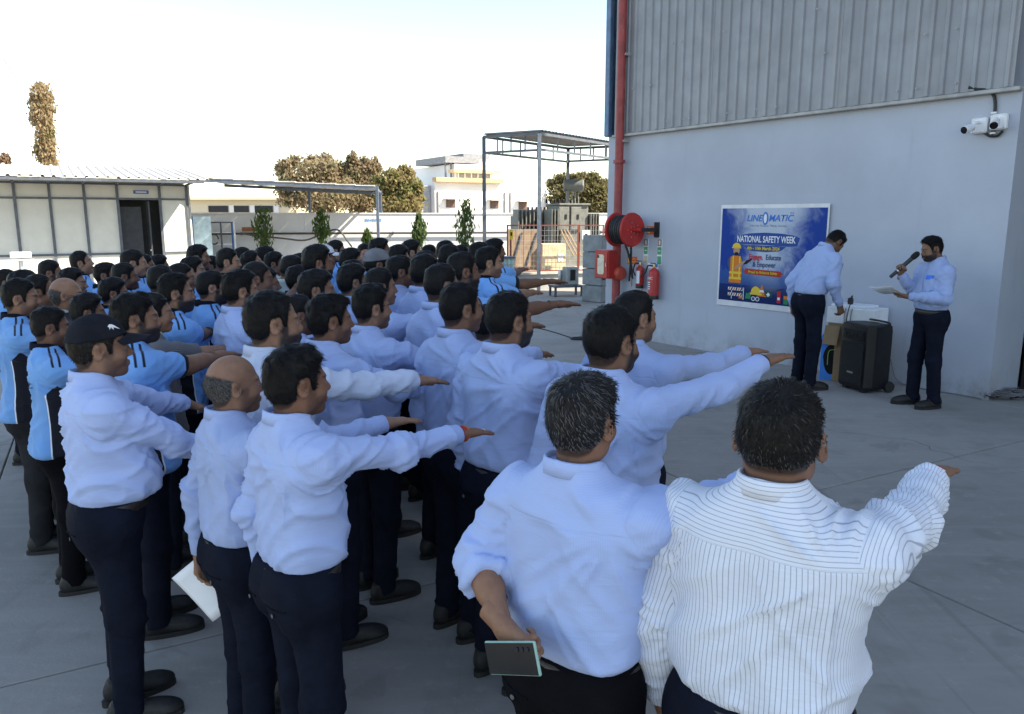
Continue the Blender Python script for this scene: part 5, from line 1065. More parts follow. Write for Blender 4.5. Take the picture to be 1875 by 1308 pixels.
def bell(name, m, u, v, ru, rv, lift=.006, a0=0, a1=360, n=16):
    return bpts(name, m, [(u + ru * math.cos(rad(a0 + (a1 - a0) * k / n)), v + rv * math.sin(rad(a0 + (a1 - a0) * k / n))) for k in range(n if a1 - a0 == 360 else n + 1)], lift)
LB = flat('logo_blue', (.03, .17, .56)); WH = flat('white', (.72, .73, .76)); NV = flat('navy', (.012, .02, .09)); RD = flat('red', (.50, .03, .04)); GY = flat('grey', (.25, .26, .30)); YE = flat('yellow', (.72, .50, .06)); OR = flat('orange', (.65, .19, .03)); SKN = flat('skin', (.45, .26, .17)); BK = flat('black', (.02, .02, .025)); GN = flat('green', (.03, .22, .10)); BLD = flat('ribbon_blue', (.030, .075, .27))
btext('LINE', .085, .340, .868, LB, .0012, .22, 1.02, 1.0); btext('MATIC', .085, .583, .868, LB, .0012, .22, 1.02, 1.0)
m = MB()
for (ro, ri, nm, mm, lf) in ((1, 0, 'logo_ring', LB, .0075), (.55, 0, 'logo_ring_inside', WH, .009)): bell(nm, mm, .445, .868, .026 * ro + (0 if ro == 1 else .0), .062 * (ro if ro == 1 else .72), lf)
btext('TM', .025, .68, .915, LB); btext('Delivering  Precision  Making  Solutions', .028, .47, .800, GY, .0, .0, .92)
bpts('ribbon', BLD, [(.155, .635), (.19, .70), (.30, .725), (.45, .735), (.60, .728), (.72, .712), (.765, .690), (.745, .615), (.66, .608), (.45, .618), (.28, .618)], .005)
btext('NATIONAL SAFETY WEEK', .070, .455, .668, WH, .0014, 0, .80, 1.22, lift=.0085)
bpts('lower_ribbon', BLD, [(.24, .608), (.34, .612), (.56, .612), (.65, .605), (.60, .565), (.47, .550), (.32, .558)], .005); bpts('date_plate', NV, [(.285, .603), (.60, .603), (.585, .562), (.30, .562)], .0062)
btext('4th - 10th March 2024', .042, .44, .583, YE, .001, 0, .95, 1, lift=.0085)
btext('Engage,', .062, .375, .500, RD, .0014, 0, .86, 1.12); btext('Educate', .062, .540, .500, NV, .0014, 0, .86, 1.12); btext('& Empower', .062, .455, .428, NV, .0014, 0, .86, 1.12)
bpts('tag_ribbon', flat('ribbon_red', (.42, .05, .03)), [(.285, .385), (.61, .375), (.635, .352), (.61, .320), (.285, .332), (.262, .352)], .005); btext('Proud to Enhance Safety', .036, .447, .353, YE, .0008, 0, .92, 1, lift=.0085)
# printed picture of a worker pointing
bpts('worker_sleeve', NV, [(.098, .47), (.125, .485), (.14, .42), (.17, .38), (.16, .35), (.115, .37), (.095, .42)]); bpts('worker_vest', OR, [(.125, .49), (.155, .505), (.205, .505), (.235, .48), (.245, .41), (.24, .235), (.115, .235), (.125, .36)], .0065)
for z in (.27, .325): bpts('vest_band', YE, [(.118, z), (.243, z), (.243, z + .022), (.119, z + .022)], .0075)
for x in (.145, .212): bpts('vest_stripe', YE, [(x, .29), (x + .016, .29), (x + .014, .50), (x + .002, .50)], .0072)
bell('worker_face', SKN, .183, .555, .032, .048, .0068); bell('worker_beard', BK, .183, .522, .022, .018, .0074); bell('worker_helmet', YE, .183, .588, .042, .042, .0078, 0, 180); bpts('helmet_brim', YE, [(.136, .586), (.230, .586), (.230, .577), (.136, .577)], .0080)
bpts('worker_arm', SKN, [(.165, .385), (.18, .365), (.245, .415), (.300, .445), (.295, .462), (.235, .445)], .0082); bpts('worker_glove', BK, [(.255, .425), (.285, .425), (.345, .478), (.338, .484), (.285, .462)], .0088)
# printed safety gear
for z in (.160, .105):
    bpts('barrier_board', WH, [(.115, z), (.262, z), (.262, z + .030), (.115, z + .030)], .006)
    for k in range(6): bpts('barrier_stripe', BK if k % 2 else OR, [(.118 + k * .024, z + .001), (.132 + k * .024, z + .001), (.142 + k * .024, z + .029), (.128 + k * .024, z + .029)], .0075)
for x in (.15, .27): bpts('barrier_post', WH, [(x, .075), (x + .006, .075), (x + .006, .195), (x, .195)], .0066)
def cone(u, v, s):
    bpts('cone', OR, [(u - .5 * s, v), (u + .5 * s, v), (u + .08 * s, v + 1.5 * s), (u - .08 * s, v + 1.5 * s)]); bpts('cone_band', WH, [(u - .33 * s, v + .5 * s), (u + .33 * s, v + .5 * s), (u + .25 * s, v + .8 * s), (u - .25 * s, v + .8 * s)], .0075); bpts('cone_foot', OR, [(u - .7 * s, v - .1 * s), (u + .7 * s, v - .1 * s), (u + .6 * s, v + .05 * s), (u - .6 * s, v + .05 * s)], .007)
cone(.245, .088, .035); cone(.450, .130, .068); bell('printed_helmet', YE, .392, .150, .048, .066, .0068, 0, 180); bpts('printed_helmet_brim', YE, [(.335, .150), (.455, .150), (.450, .135), (.34, .135)], .0072)
bpts('gloves', GN, [(.290, .09), (.340, .09), (.352, .14), (.330, .155), (.315, .14), (.300, .15)]); 
for x in (.372, .412): bell('goggle', WH, x, .095, .020, .022, .0076); bell('goggle_lens', NV, x, .095, .014, .016, .0084)
bpts('first_aid_box', flat('kit_green', (.015, .09, .07)), [(.478, .12), (.548, .12), (.548, .175), (.478, .175)], .0064); bpts('cross', WH, [(.505, .147 - .018), (.520, .147 - .018), (.520, .147 + .018), (.505, .147 + .018)], .0075); bpts('cross', WH, [(.496, .141), (.529, .141), (.529, .154), (.496, .154)], .0078)
bpts('printed_extinguisher', RD, [(.595, .075), (.628, .075), (.628, .175), (.612, .195), (.595, .175)]); bpts('printed_nozzle', BK, [(.590, .192), (.640, .205), (.642, .212), (.590, .200)], .007); bpts('label', WH, [(.600, .105), (.623, .105), (.623, .13), (.600, .13)], .0075)
bpts('lamp_unit', GN, [(.655, .07), (.695, .07), (.695, .115), (.655, .115)]); bpts('lamp_unit', OR, [(.655, .117), (.695, .117), (.695, .15), (.655, .15)])
# ---- loudspeaker, boxes
pa = onground(1577, 713); sp = empty('trolley_loudspeaker', pa + Vector((0, 0, 0)), PW.rot + rad(-22), 'large black trolley loudspeaker on the ground by the wall', 'loudspeaker'); M_SPK = mat('speaker_plastic', (.0055, .0055, .007), .5, bump=.2, bscale=200); M_GRL = mat('speaker_grille', (.004, .004, .005), .6, bump=.8, bscale=420)
m = MB(); prof = [(-.22, -.16), (.22, -.16), (.25, -.06), (.20, .20), (-.20, .20), (-.25, -.06)]; hgt = .80
m.add([(x * s, y * s, z) for z, s in ((.035, .93), (.07, 1), (.72, 1.0), (.78, .97), (hgt, .86)) for x, y in prof], [tuple(range(5, -1, -1)), tuple(range(24, 30))] + [(r * 6 + i, r * 6 + (i + 1) % 6, r * 6 + 6 + (i + 1) % 6, r * 6 + 6 + i) for r in range(4) for i in range(6)]); m.build('cabinet', M_SPK, sp, smooth=25)
m = MB(); m.box((0, -.168, .33), (.37, .02, .50), bev=.008); m.build('grille', M_GRL, sp); MB().box((0, -.166, .665), (.34, .018, .11), bev=.006).build('control_panel', M_GRL, sp)
for k in range(5): MB().lathe([(.014, 0), (.012, .014)], 10, M=Matrix.Rotation(rad(90), 4, 'X')).build('knob', M_HOSE, sp, loc=(-.12 + .06 * k, -.175, .665))
MB().box((0, -.181, .22), (.10, .004, .022)).build('name_plate', M_STEEL, sp)
for sx in (-1, 1): MB().lathe([(.02, -.022), (.062, -.022), (.066, -.012), (.066, .012), (.062, .022), (.02, .022)], 20, M=RX).build('wheel', M_HOSE, sp, loc=(sx * .225, .19, .066), smooth=30); MB().box((sx * .15, -.10, .018), (.07, .07, .036), bev=.006).build('foot', M_HOSE, sp)
MB().tube(catmull([(-.19, .15, .76), (-.19, .15, .815), (0, .14, .825), (.19, .15, .815), (.19, .15, .76)], 5), .013, 8).build('carry_handle', M_HOSE, sp, smooth=True)
MB().tube(catmull([(-.23, -.02, .60), (-.275, -.02, .63), (-.275, -.02, .70), (-.23, -.02, .73)], 4), .012, 8).build('side_handle', M_HOSE, sp, smooth=True)
M_CARD = mat('cardboard', (.27, .18, .10), .85, var=.12, scale=4, bump=.15, bscale=60); M_FOAM = mat('foam_white', (.74, .77, .80), .85, var=.05, bump=.3, bscale=150)
def carton(name, loc, rz, d, m, label, cat, flaps=False):
    o = empty(name, loc, rz, label, cat); MB().box((0, 0, d[2] / 2), d, bev=.006).build('body', m, o); return o
XW = lambda X, y, z=0: PW.o + PW.x * X + PW.y * y + Vector((0, 0, z))
xb, zb = PW.px(1569, 548, -.30); xb0 = PW.px(1540, 590, -.30)[0]
c1 = carton('carton', XW(xb - .02, -.26), PW.rot, (.56, .40, .56), M_CARD, 'brown carton standing on the ground behind the loudspeaker', 'box'); MB().box((0, -.2015, .28), (.05, .002, .56)).build('tape', mat('tape', (.42, .33, .22), .4), c1)
c2 = carton('carton', XW(xb - .0, -.26, .561), PW.rot + rad(3), (.54, .38, .17), M_CARD, 'upper brown carton under the white foam box', 'box'); 
MB().box((-.19, -.24, .02), (.19, .012, .24), M=Matrix.Rotation(rad(-14), 4, 'X')).build('open_flap', M_CARD, c2)
fb = carton('foam_box', XW(xb, -.26, .732), PW.rot + rad(4), (.58, .40, .20), M_FOAM, 'white foam box on top of the brown cartons', 'box'); MB().box((-.05, .02, .215), (.46, .30, .03), bev=.008).build('lid', M_FOAM, fb)
for sx in (-.05, .03): MB().tube(catmull([(sx, -.205, .20), (sx - .01, -.21, .10), (sx, -.212, -.02)], 4), .004, 6).build('strap', M_HOSE, fb)
ad = empty('power_adapter', XW(xb - .08, -.30, .962), PW.rot, 'small black power adapter standing on the foam box', 'adapter'); MB().box((0, 0, .04), (.06, .05, .08), bev=.01).build('plug', M_BLK, ad)
MB().tube(catmull([(0, 0, .08), (.03, -.02, .11), (.07, -.10, .06), (.08, -.17, -.05), (.07, -.20, -.25)], 6), .006, 6).build('lead', M_HOSE, ad, smooth=True)
bb = onground(1519, 697); bx_ = empty('blue_box', bb, PW.rot + rad(20), 'bright blue product carton with dark picture beside the loudspeaker', 'box')
M_BB = mat('box_blue', (.03, .23, .72), .5, var=.06); MB().box((0, .08, .29), (.26, .16, .58), bev=.004).build('body', M_BB, bx_)
m = MB(); m.prism([(.10 * math.cos(t) * (1 if math.sin(t) > 0 else .9) , .27 + .19 * math.sin(t)) for t in np.linspace(0, 2 * math.pi, 20)[:-1]], -.004, -.001); m.build('printed_picture', flat('picture_black', (.012, .014, .018)), bx_); MB().tube(catmull([(.05, -.006, .40), (-.02, -.006, .385), (-.04, -.006, .33), (-.04, -.006, .20)], 4), .005, 6).build('printed_line', flat('picture_lime', (.3, .45, .12)), bx_); MB().box((-.02, -.003, .52), (.16, .004, .05)).build('printed_panel', flat('picture_white', (.5, .6, .75)), bx_)
# ---- loose cables
rv = random.Random(9); cm = empty('cable_heap', onground(1835, 729), 0, 'tangle of thin grey wires on the ground by the door', 'cable')
for k in range(14):
    pts = [(rv.uniform(-.30, .32), rv.uniform(-.16, .16), rv.uniform(.008, .09)) for _ in range(7)]; MB().tube(catmull(pts, 5), rv.uniform(.004, .007), 5).build('wire', mat('wire_grey', (.16, .16, .17), .6) if k % 3 else M_HOSE, cm, smooth=True)
cg = empty('ground_cable', (0, 0, 0), 0, 'long thin black cable lying across the concrete behind the arms', 'cable'); pts = [onground(*q) + Vector((0, 0, .008)) for q in ((955, 598), (990, 603), (1020, 611), (1045, 619), (1056, 619), (1064, 617))]; MB().tube(catmull(pts, 6), .010, 6).build('cable', M_HOSE, cg, smooth=True)
c = onground(1059, 622); MB().tube([c + Vector((.12 * math.cos(t), .07 * math.sin(t), .02)) for t in np.linspace(0, 2 * math.pi, 17)[:-1]], .02, 6, True).build('coil', M_HOSE, cg, smooth=True)
wb = empty('wall_cable', (0, 0, 0), 0, 'thin wire along the foot of the wall between reader and loudspeaker', 'cable'); MB().tube(catmull([XW(PW.px(u, v, -.02)[0], -.02 - (.03 if i % 2 else 0), z) for i, (u, v, z) in enumerate(((1628, 690, .30), (1640, 700, .10), (1655, 705, .02), (1700, 712, .012), (1760, 722, .012), (1800, 730, .012)))], 5), .006, 6).build('wire', mat('wire_grey', (.16, .16, .17)), wb, smooth=True)
# ================================================================== BACKGROUND
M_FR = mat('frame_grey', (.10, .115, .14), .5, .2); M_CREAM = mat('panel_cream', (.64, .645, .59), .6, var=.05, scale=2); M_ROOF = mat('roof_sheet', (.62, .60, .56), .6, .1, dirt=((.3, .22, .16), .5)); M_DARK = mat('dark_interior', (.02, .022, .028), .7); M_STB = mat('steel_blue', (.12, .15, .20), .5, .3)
def corr(x0, x1, y0, z0, y1, z1, pitch, amp, th=.0):     # corrugated roof sheet, waves across X
    n = int((x1 - x0) / pitch); V = []; F = []
    xs_ = []
    for i in range(n): b = x0 + i * pitch; xs_ += [(b, 0), (b + pitch * .60, 0), (b + pitch * .70, amp), (b + pitch * .90, amp)]
    xs_.append((x0 + n * pitch, 0)); k = len(xs_)
    for (y, z) in ((y0, z0), (y1, z1)): V += [(x, y, z + a) for x, a in xs_]
    V += [(x, y, z + a - .02) for (y, z) in ((y0, z0), (y1, z1)) for x, a in xs_]
    for i in range(k - 1): F += [(i, i + 1, k + i + 1, k + i), (2 * k + i, 3 * k + i, 3 * k + i + 1, 2 * k + i + 1), (i, 2 * k + i, 2 * k + i + 1, i + 1), (k + i, k + i + 1, 3 * k + i + 1, 3 * k + i)]
    return MB().add(V, F)
# ---- site cabin on the left
PK = Plane(at(-110, 400, 21.2).xy, at(352, 400, 24.5).xy); cab = empty('site_cabin', PK.o, PK.rot, 'cream panelled site cabin with corrugated roof behind the workers at left', 'cabin'); L = PK.len
def kx(u, v=420): return PK.px(u, v)[0]
zt = PK.px(200, 337)[1]; zm = PK.px(200, 364)[1]; zs = PK.px(150, 466)[1]; ze = PK.px(150, 324, -1.7)[1]
posts = [kx(-30), kx(33), kx(97), kx(160), kx(220), kx(297), kx(346)]
for i, x in enumerate(posts): MB().box((x, .0, zt / 2), (.075, .09, zt)).build('post', M_FR, cab)
for i in range(len(posts) - 1):
    a, b = posts[i] + .0375, posts[i + 1] - .0375; c = (a + b) / 2; door = i == 4
    MB().box((c, .02, (zm + zt) / 2), (b - a, .03, zt - zm - .05)).build('upper_panel', M_CREAM, cab)
    if not door: MB().box((c, .02, (zs + zm) / 2), (b - a, .03, zm - zs - .06)).build('middle_panel', M_CREAM, cab); MB().box((c, .02, zs / 2), (b - a, .03, zs - .05)).build('lower_panel', M_CREAM, cab)
    for z in ((zt, zm) if door else (zt, zm, zs)): MB().box((c, .0, z), (b - a, .07, .06)).build('rail', M_FR, cab)
a, b = posts[4] + .04, posts[5] - .04; MB().box((a + (b - a) * .30, .55, zm * .46), ((b - a) * .55, .04, zm * .90)).build('inner_door', mat('door_slate', (.045, .05, .062), .5), cab); MB().box(((a + b) / 2 + .26, .32, zm * .49), (.04, .60, zm * .97)).build('open_door', mat('door_slate', (.045, .05, .062)), cab); MB().box(((a + b) / 2, 1.4, zm / 2), (b - a + .5, .05, zm + .4)).build('dark_doorway_panel', M_DARK, cab); MB().lathe([(.025, 0), (.02, .03)], 10).build('door_knob', M_STEEL, cab, loc=((a + b) / 2 + .22, .02, 1.0))  # near-black sheet behind the doorway paints in the dark of the room
MB().box((L - .03, 1.6, zt / 2), (.05, 3.0, zt)).build('side_wall', M_CREAM, cab); MB().box((L / 2, 3.15, zt / 2), (L, .05, zt)).build('rear_wall', M_CREAM, cab); MB().box((L / 2, 1.6, zt + .10), (L - .1, 3.0, .05)).build('ceiling', M_CREAM, cab)
corr(-.3, L + .35, -1.75, ze, 3.4, ze + .55, .26, .05).build('roof_sheet', M_ROOF, cab)
MB().box((L / 2, -1.70, ze - .07), (L + .3, .06, .09)).build('eave_beam', M_FR, cab); MB().box((L / 2, -.05, zt + .22), (L, .06, .09)).build('wall_plate', M_FR, cab)
for x in posts: MB().bar((x, -1.68, ze - .08), (x, 0, zt + .0), .05).build('eave_brace', M_FR, cab); MB().bar((x, -1.7, ze - .03), (x, 3.2, ze + .45), .05, .07).build('rafter', M_FR, cab)
sx_, sz_ = PK.px(258, 352, -.04); MB().box((sx_, -.045, sz_), (.42, .02, .10)).build('door_sign', mat('sign_blue_dark', (.03, .10, .38), .5), cab); MB().box((sx_, -.058, sz_), (.30, .004, .03)).build('sign_line', M_WHITE, cab)
bx, bz = PK.px(38, 467, -1.2); wbn = empty('wash_stand', PK.o + PK.x * bx + PK.y * -1.2, PK.rot, 'white box on a thin stand in front of the cabin', 'stand'); MB().box((0, 0, bz), (.50, .30, .16), bev=.02).build('box', M_WHITE, wbn); MB().box((0, 0, bz - .14), (.62, .36, .03), bev=.01).build('tray', M_WHITE, wbn); MB().tube([(0, 0, 0), (0, 0, bz - .1)], .04, 8).build('stem', M_WHITE, wbn)
# ---- flat canopy running right from the cabin
cn = empty('flat_canopy', (0, 0, 0), 0, 'thin flat roofed canopy on posts right of the cabin', 'canopy'); A = at(352, 326, 24.2); B = at(690, 342, 25.0); C = at(640, 333, 30); E = at(352, 324, 30)
zr = (A.z + B.z) / 2; dx = Vector((B.x - A.x, B.y - A.y, 0)).normalized(); dy = Vector((-dx.y, dx.x, 0))
for i in range(9):
    p = Vector((A.x, A.y, 0)) + dx * ((B.x - A.x) * (i + .5) / 9); z = A.z + (B.z - A.z) * (i + .5) / 9; MB().box((p.x + dy.x * 2.2, p.y + dy.y * 2.2, z + .02), ((B.x - A.x) / 9 - .012, 4.6, .03), math.atan2(dx.y, dx.x)).build('roof_panel', M_ROOF, cn)
MB().bar((A.x, A.y - .05, A.z - .06), (B.x, B.y - .05, B.z - .06), .06, .10).build('front_beam', M_STB, cn); q = dy * 4.4; MB().bar((A.x + q.x, A.y + q.y, A.z - .06), (B.x + q.x, B.y + q.y, B.z - .06), .06, .10).build('rear_beam', M_STB, cn); MB().bar((B.x, B.y, B.z - .07), (B.x + q.x, B.y + q.y, B.z - .07), .06, .08).build('end_beam', M_STB, cn)
for p in (B, B + q, Vector((A.x, A.y, 0)) + dx * 3.0 + q): MB().box((p.x, p.y, zr / 2 - .05), (.085, .085, zr - .1)).build('post', M_STB, cn)
g0, g1_ = at(520, 347, 27), at(700, 355, 27); MB().bar(g0, g1_, .05, .08).build('stay_rail', M_STB, cn)
# ---- pale blue panel, ladder rack, hose, saplings in front of the far wall
pn = at(374, 470, 25.2); pp = empty('blue_sheet', (pn.x, pn.y, 0), PK.rot, 'upright pale blue sheet standing beside the cabin end', 'panel'); MB().box((0, 0, 1.02), (.55, .05, 2.04), bev=.006).build('sheet', mat('sheet_paleblue', (.50, .66, .72), .5), pp); MB().box((-.31, -.01, 1.02), (.06, .06, 2.06)).build('edge', mat('edge_blue', (.03, .12, .35), .5), pp)
lk = at(412, 430, 26.3); rk = empty('pipe_rack', (lk.x, lk.y, 0), PC.rot, 'dark upright pipe rack with rungs against the far wall', 'rack')
for x, mm in ((-.50, M_FR), (-.12, M_FR), (.24, mat('edge_blue', (.03, .12, .35))), (.31, M_WHITE)): MB().tube([(x, 0, 0), (x, 0, 1.86)], .030, 8).build('upright', mm, rk)
for z, mm in ((1.84, M_FR), (1.50, M_WHITE), (1.10, M_WHITE), (.70, M_WHITE)): MB().tube([(-.5, .03, z), (.31, .03, z)], .022, 6).build('rung', mm, rk)
MB().tube(catmull([(-.35 + .14 * math.cos(t), -.06, 1.28 + .17 * math.sin(t)) for t in np.linspace(0, 5.6, 9)], 3), .022, 6).build('hose_coil', M_HOSE, rk, smooth=True)
def hang(name, pts, r, label, m):
    o = empty(name, (0, 0, 0), 0, label, 'hose'); MB().tube(catmull([at(*q) for q in pts], 6), r, 7).build('hose', m, o, smooth=True)
hang('garden_hose', ((440, 427, 26.6), (470, 432, 26.4), (520, 437, 26.3), (560, 440, 26.2), (600, 424, 26.2), (620, 422, 26), (635, 440, 25.8), (644, 452, 25.7)), .03, 'dark hose sagging along the far white wall', mat('hose_grey', (.07, .07, .06), .7))
fb_ = at(457, 420, 26.7); o = empty('brick_shelf', (fb_.x, fb_.y, 0), PC.rot, 'small rust brown plank fixed to the far wall', 'plank'); MB().box((0, 0, fb_.z), (.50, .10, .14)).build('board', mat('rust_brown', (.22, .09, .05), .8), o)
def leafmat(name, c1, c2, c3):
    k = NT(name); n = k.noise(1.7, 4, .65, k.objco()); g = k.n('NewGeometry').outputs['Random Per Island']; c = k.mix(g, c1, c2); c = k.mix(k.math('MULTIPLY', k.ramp(n, .48, .66), .85), c, c3); k.col(c); k.rough(.65); k.b.inputs['Specular IOR Level'].default_value = .25
    tl = k.n('BsdfTranslucent'); k.l(c, tl.inputs[0]); ms = k.n('MixShader'); ms.inputs[0].default_value = .55; k.l(k.b.outputs[0], ms.inputs[1]); k.l(tl.outputs[0], ms.inputs[2]); k.l(ms.outputs[0], k.t.nodes['Material Output'].inputs[0]); return k.m
M_LEAF = leafmat('leaf_green', (.05, .095, .03), (.11, .17, .05), (.08, .12, .035)); M_CREEP = leafmat('leaf_creeper', (.28, .215, .135), (.38, .31, .20), (.20, .225, .10)); M_TREE = leafmat('leaf_olive', (.13, .13, .06), (.22, .20, .09), (.26, .20, .11)); M_BARK = mat('bark', (.12, .085, .06), .9, var=.35, scale=12, bump=.6, bscale=30)
def leaves(centres, radii, n, size, seed, shell=.55, droop=0.0, asp=1.7):
    rs = np.random.RandomState(seed); V = np.zeros((n, 4, 3), np.float32); pick = rs.choice(len(centres), n, p=np.array([r[0] * r[1] * r[2] for r in radii]) ** .66 / sum((r[0] * r[1] * r[2]) ** .66 for r in radii))
    d = rs.randn(n, 3); d /= np.linalg.norm(d, axis=1, keepdims=True); r = shell + (1 - shell) * rs.rand(n) ** .5; r *= 1 + .18 * rs.randn(n); P = np.array(centres)[pick] + d * r[:, None] * np.array(radii)[pick]
    a = rs.randn(n, 3); a[:, 2] -= droop * 2; a /= np.linalg.norm(a, axis=1, keepdims=True); b = np.cross(a, rs.randn(n, 3)); b /= np.linalg.norm(b, axis=1, keepdims=True); s = size * (.6 + .8 * rs.rand(n))[:, None]
    V[:, 0] = P - a * s * asp * .5; V[:, 1] = P + b * s * .5; V[:, 2] = P + a * s * asp * .5; V[:, 3] = P - b * s * .5
    return V.reshape(-1, 3), np.arange(n * 4).reshape(-1, 4)
def tree(name, u, vb, D, label, blobs, n, size, m, trunk=.16, seed=0, droop=0.0, group=None):
    o_ = at(u, vb, D); root = empty(name, (o_.x, o_.y, 0), 0, label, 'tree', group); cs, rr = [], []
    for (bu, bv, ru, rv, dd) in blobs:
        q = at(bu, bv, D + dd); sx = ru * D / FPX; sz = rv * D / FPX; cs.append((q.x - o_.x, q.y - o_.y, q.z)); rr.append((sx, max(sx * .8, .3), sz))
    rb = random.Random(seed)
    for k in range(16):                                 # uneven outline: small clumps standing off the big ones
        i = rb.randrange(len(blobs)); a = rb.uniform(-.3, math.pi + .3); c, r_ = cs[i], rr[i]; s_ = rb.uniform(.22, .42); cs.append((c[0] + r_[0] * math.cos(a) * 1.0, c[1] + rb.uniform(-.5, .5) * r_[1], c[2] + r_[2] * math.sin(a) * 1.02)); rr.append((r_[0] * s_, r_[1] * s_, r_[2] * s_ * 1.15))
    v, f = leaves(cs, rr, n, size, seed, .25, droop); link('crown', make_mesh('crown', v, [f]), root, m)
    t = MB(); top = max(c[2] for c in cs[:len(blobs)]); t.tube(catmull([(0, 0, -.05), (.05, 0, top * .3), (-.04, .03, top * .6), (0, 0, top * .9)], 5), [trunk * (1 - .7 * k / 15) for k in range(16)], 9)
    for i, c in enumerate(cs[:len(blobs)]): t.tube([(0, 0, min(top * .45, c[2] * .6)), (c[0] * .6, c[1] * .6, c[2] * .8), c], [trunk * .5, trunk * .35, trunk * .15], 7)
    t.build('trunk', M_BARK, root, smooth=True); return root
def sapling(u, vt, vb, D, wpx, label, seed):
    top = at(u, vt, D); root = empty('ashoka_sapling', (top.x, top.y, 0), 0, label, 'sapling', 'saplings along the far wall'); z0 = at(u, vb, D).z; h = top.z - z0; cs, rr = [], []
    for k in range(7): t = k / 6; w = wpx / 2 * D / FPX * (.35 + .75 * math.sin(math.pi * (.12 + .75 * (1 - t)))); cs.append((0, 0, z0 + h * t)); rr.append((w, w * .8, h * .13))
    v, f = leaves(cs, rr, 420, .058, seed, .15, 1.6, 3.2); link('foliage', make_mesh('foliage', v, [f]), root, M_LEAF); MB().tube([(0, 0, 0), (.01, 0, z0), (0, 0, top.z - .1)], [.022, .018, .008], 7).build('stem', M_BARK, root)
sapling(480, 388, 452, 26.0, 38, 'darkest sapling against the shaded part of the far wall', 1); sapling(588, 390, 442, 26.0, 30, 'sapling at the edge of light on the far wall', 2); sapling(672, 424, 455, 25.6, 18, 'shortest sapling, by the canopy post', 3); sapling(767, 398, 455, 25.4, 26, 'sapling left of the fenced yard where the wall turns shady', 4); sapling(851, 375, 452, 24.6, 36, 'tallest sapling, just left of the steel shed post', 5)
# ---- trees behind the wall
tree('creeper_tree', 600, 390, 37, 'broad tree smothered in brown creeper, left of three', [(560, 322, 48, 28, 0), (600, 312, 38, 22, 1), (530, 345, 25, 22, 0), (590, 360, 60, 34, 0), (625, 335, 25, 26, 1)], 11000, .10, M_CREEP, .22, 11, .5, 'creeper covered trees beyond the wall')
tree('creeper_tree', 660, 390, 38, 'tallest creeper covered tree with a green tip, middle of three', [(655, 325, 26, 32, 0), (648, 310, 14, 16, 0), (680, 310, 16, 18, 0), (660, 362, 34, 32, 0)], 8000, .10, M_CREEP, .2, 12, .5, 'creeper covered trees beyond the wall')
tree('creeper_tree', 730, 390, 36, 'rightmost creeper tree with fresh green side by the white house', [(722, 335, 30, 26, 0), (748, 352, 22, 30, 0), (700, 350, 22, 24, 0), (735, 378, 40, 22, 0)], 11000, .10, leafmat('leaf_creeper_green', (.28, .21, .11), (.34, .30, .14), (.15, .20, .06)), .2, 13, .5, 'creeper covered trees beyond the wall')
tree('olive_tree', 1080, 400, 46, 'olive green tree showing behind the transformer', [(1050, 352, 45, 24, 0), (1090, 350, 38, 24, 0), (1030, 375, 30, 26, 0), (1095, 378, 45, 28, 0)], 12000, .12, M_TREE, .25, 14, .2)
cp = at(88, 305, 30); cr = empty('creeper_column', (cp.x, cp.y, 0), 0, 'tall pole like trunk wrapped in dry creeper above the cabin', 'tree'); zt_ = at(88, 163, 30).z; cs = [(.06 * math.sin(k * 2.1), .0, 1.0 + (zt_ - 1.2) * k / 13) for k in range(14)]; rr = [(.34 + .05 * math.sin(k * 1.7) + (.07 if k > 10 else 0), .32, .42) for k in range(14)]
v, f = leaves(cs, rr, 9000, .065, 21, .6, 1.0, 2.2); link('crown', make_mesh('crown', v, [f]), cr, leafmat('leaf_dry', (.36, .27, .16), (.48, .38, .23), (.24, .21, .10))); MB().tube([(0, 0, 0), (0, 0, zt_ - .3)], [.2, .16], 10).build('trunk', M_BARK, cr)
cp = at(10, 300, 30); c2_ = empty('creeper_stump', (cp.x, cp.y, 0), 0, 'short dry creeper clump above the cabin roof at the left edge', 'tree'); z2 = at(10, 283, 30).z; v, f = leaves([(0, 0, z2 - .3), (.1, 0, z2 - .7), (-.1, 0, z2 - 1.2)], [(.16, .2, .35), (.24, .2, .4), (.3, .3, .5)], 900, .10, 22, .5, .8, 2.2); link('crown', make_mesh('crown', v, [f]), c2_, leafmat('leaf_dry2', (.22, .14, .09), (.3, .2, .13), (.16, .12, .06))); MB().tube([(0, 0, 0), (0, 0, z2 - .3)], [.12, .08], 8).build('trunk', M_BARK, c2_)
for i, ((a, b), lab) in enumerate(((((112, 165, 30), (505, 318, 46)), 'upper thin power line sloping right from the creeper column'), (((114, 205, 30), (430, 322, 44)), 'lower thin power line sloping right from the creeper column'), (((4, 105, 26), (72, 175, 30)), 'thin power line from the left edge to the creeper column'))):
    A_, B_ = at(*a), at(*b); o = empty('power_line', (0, 0, 0), 0, lab, 'wire', 'power lines'); MB().tube([A_.lerp(B_, t) - Vector((0, 0, .25 * math.sin(math.pi * t))) for t in np.linspace(0, 1, 9)], .013, 5).build('wire', mat('wire_pale', (.30, .31, .33), .6), o)
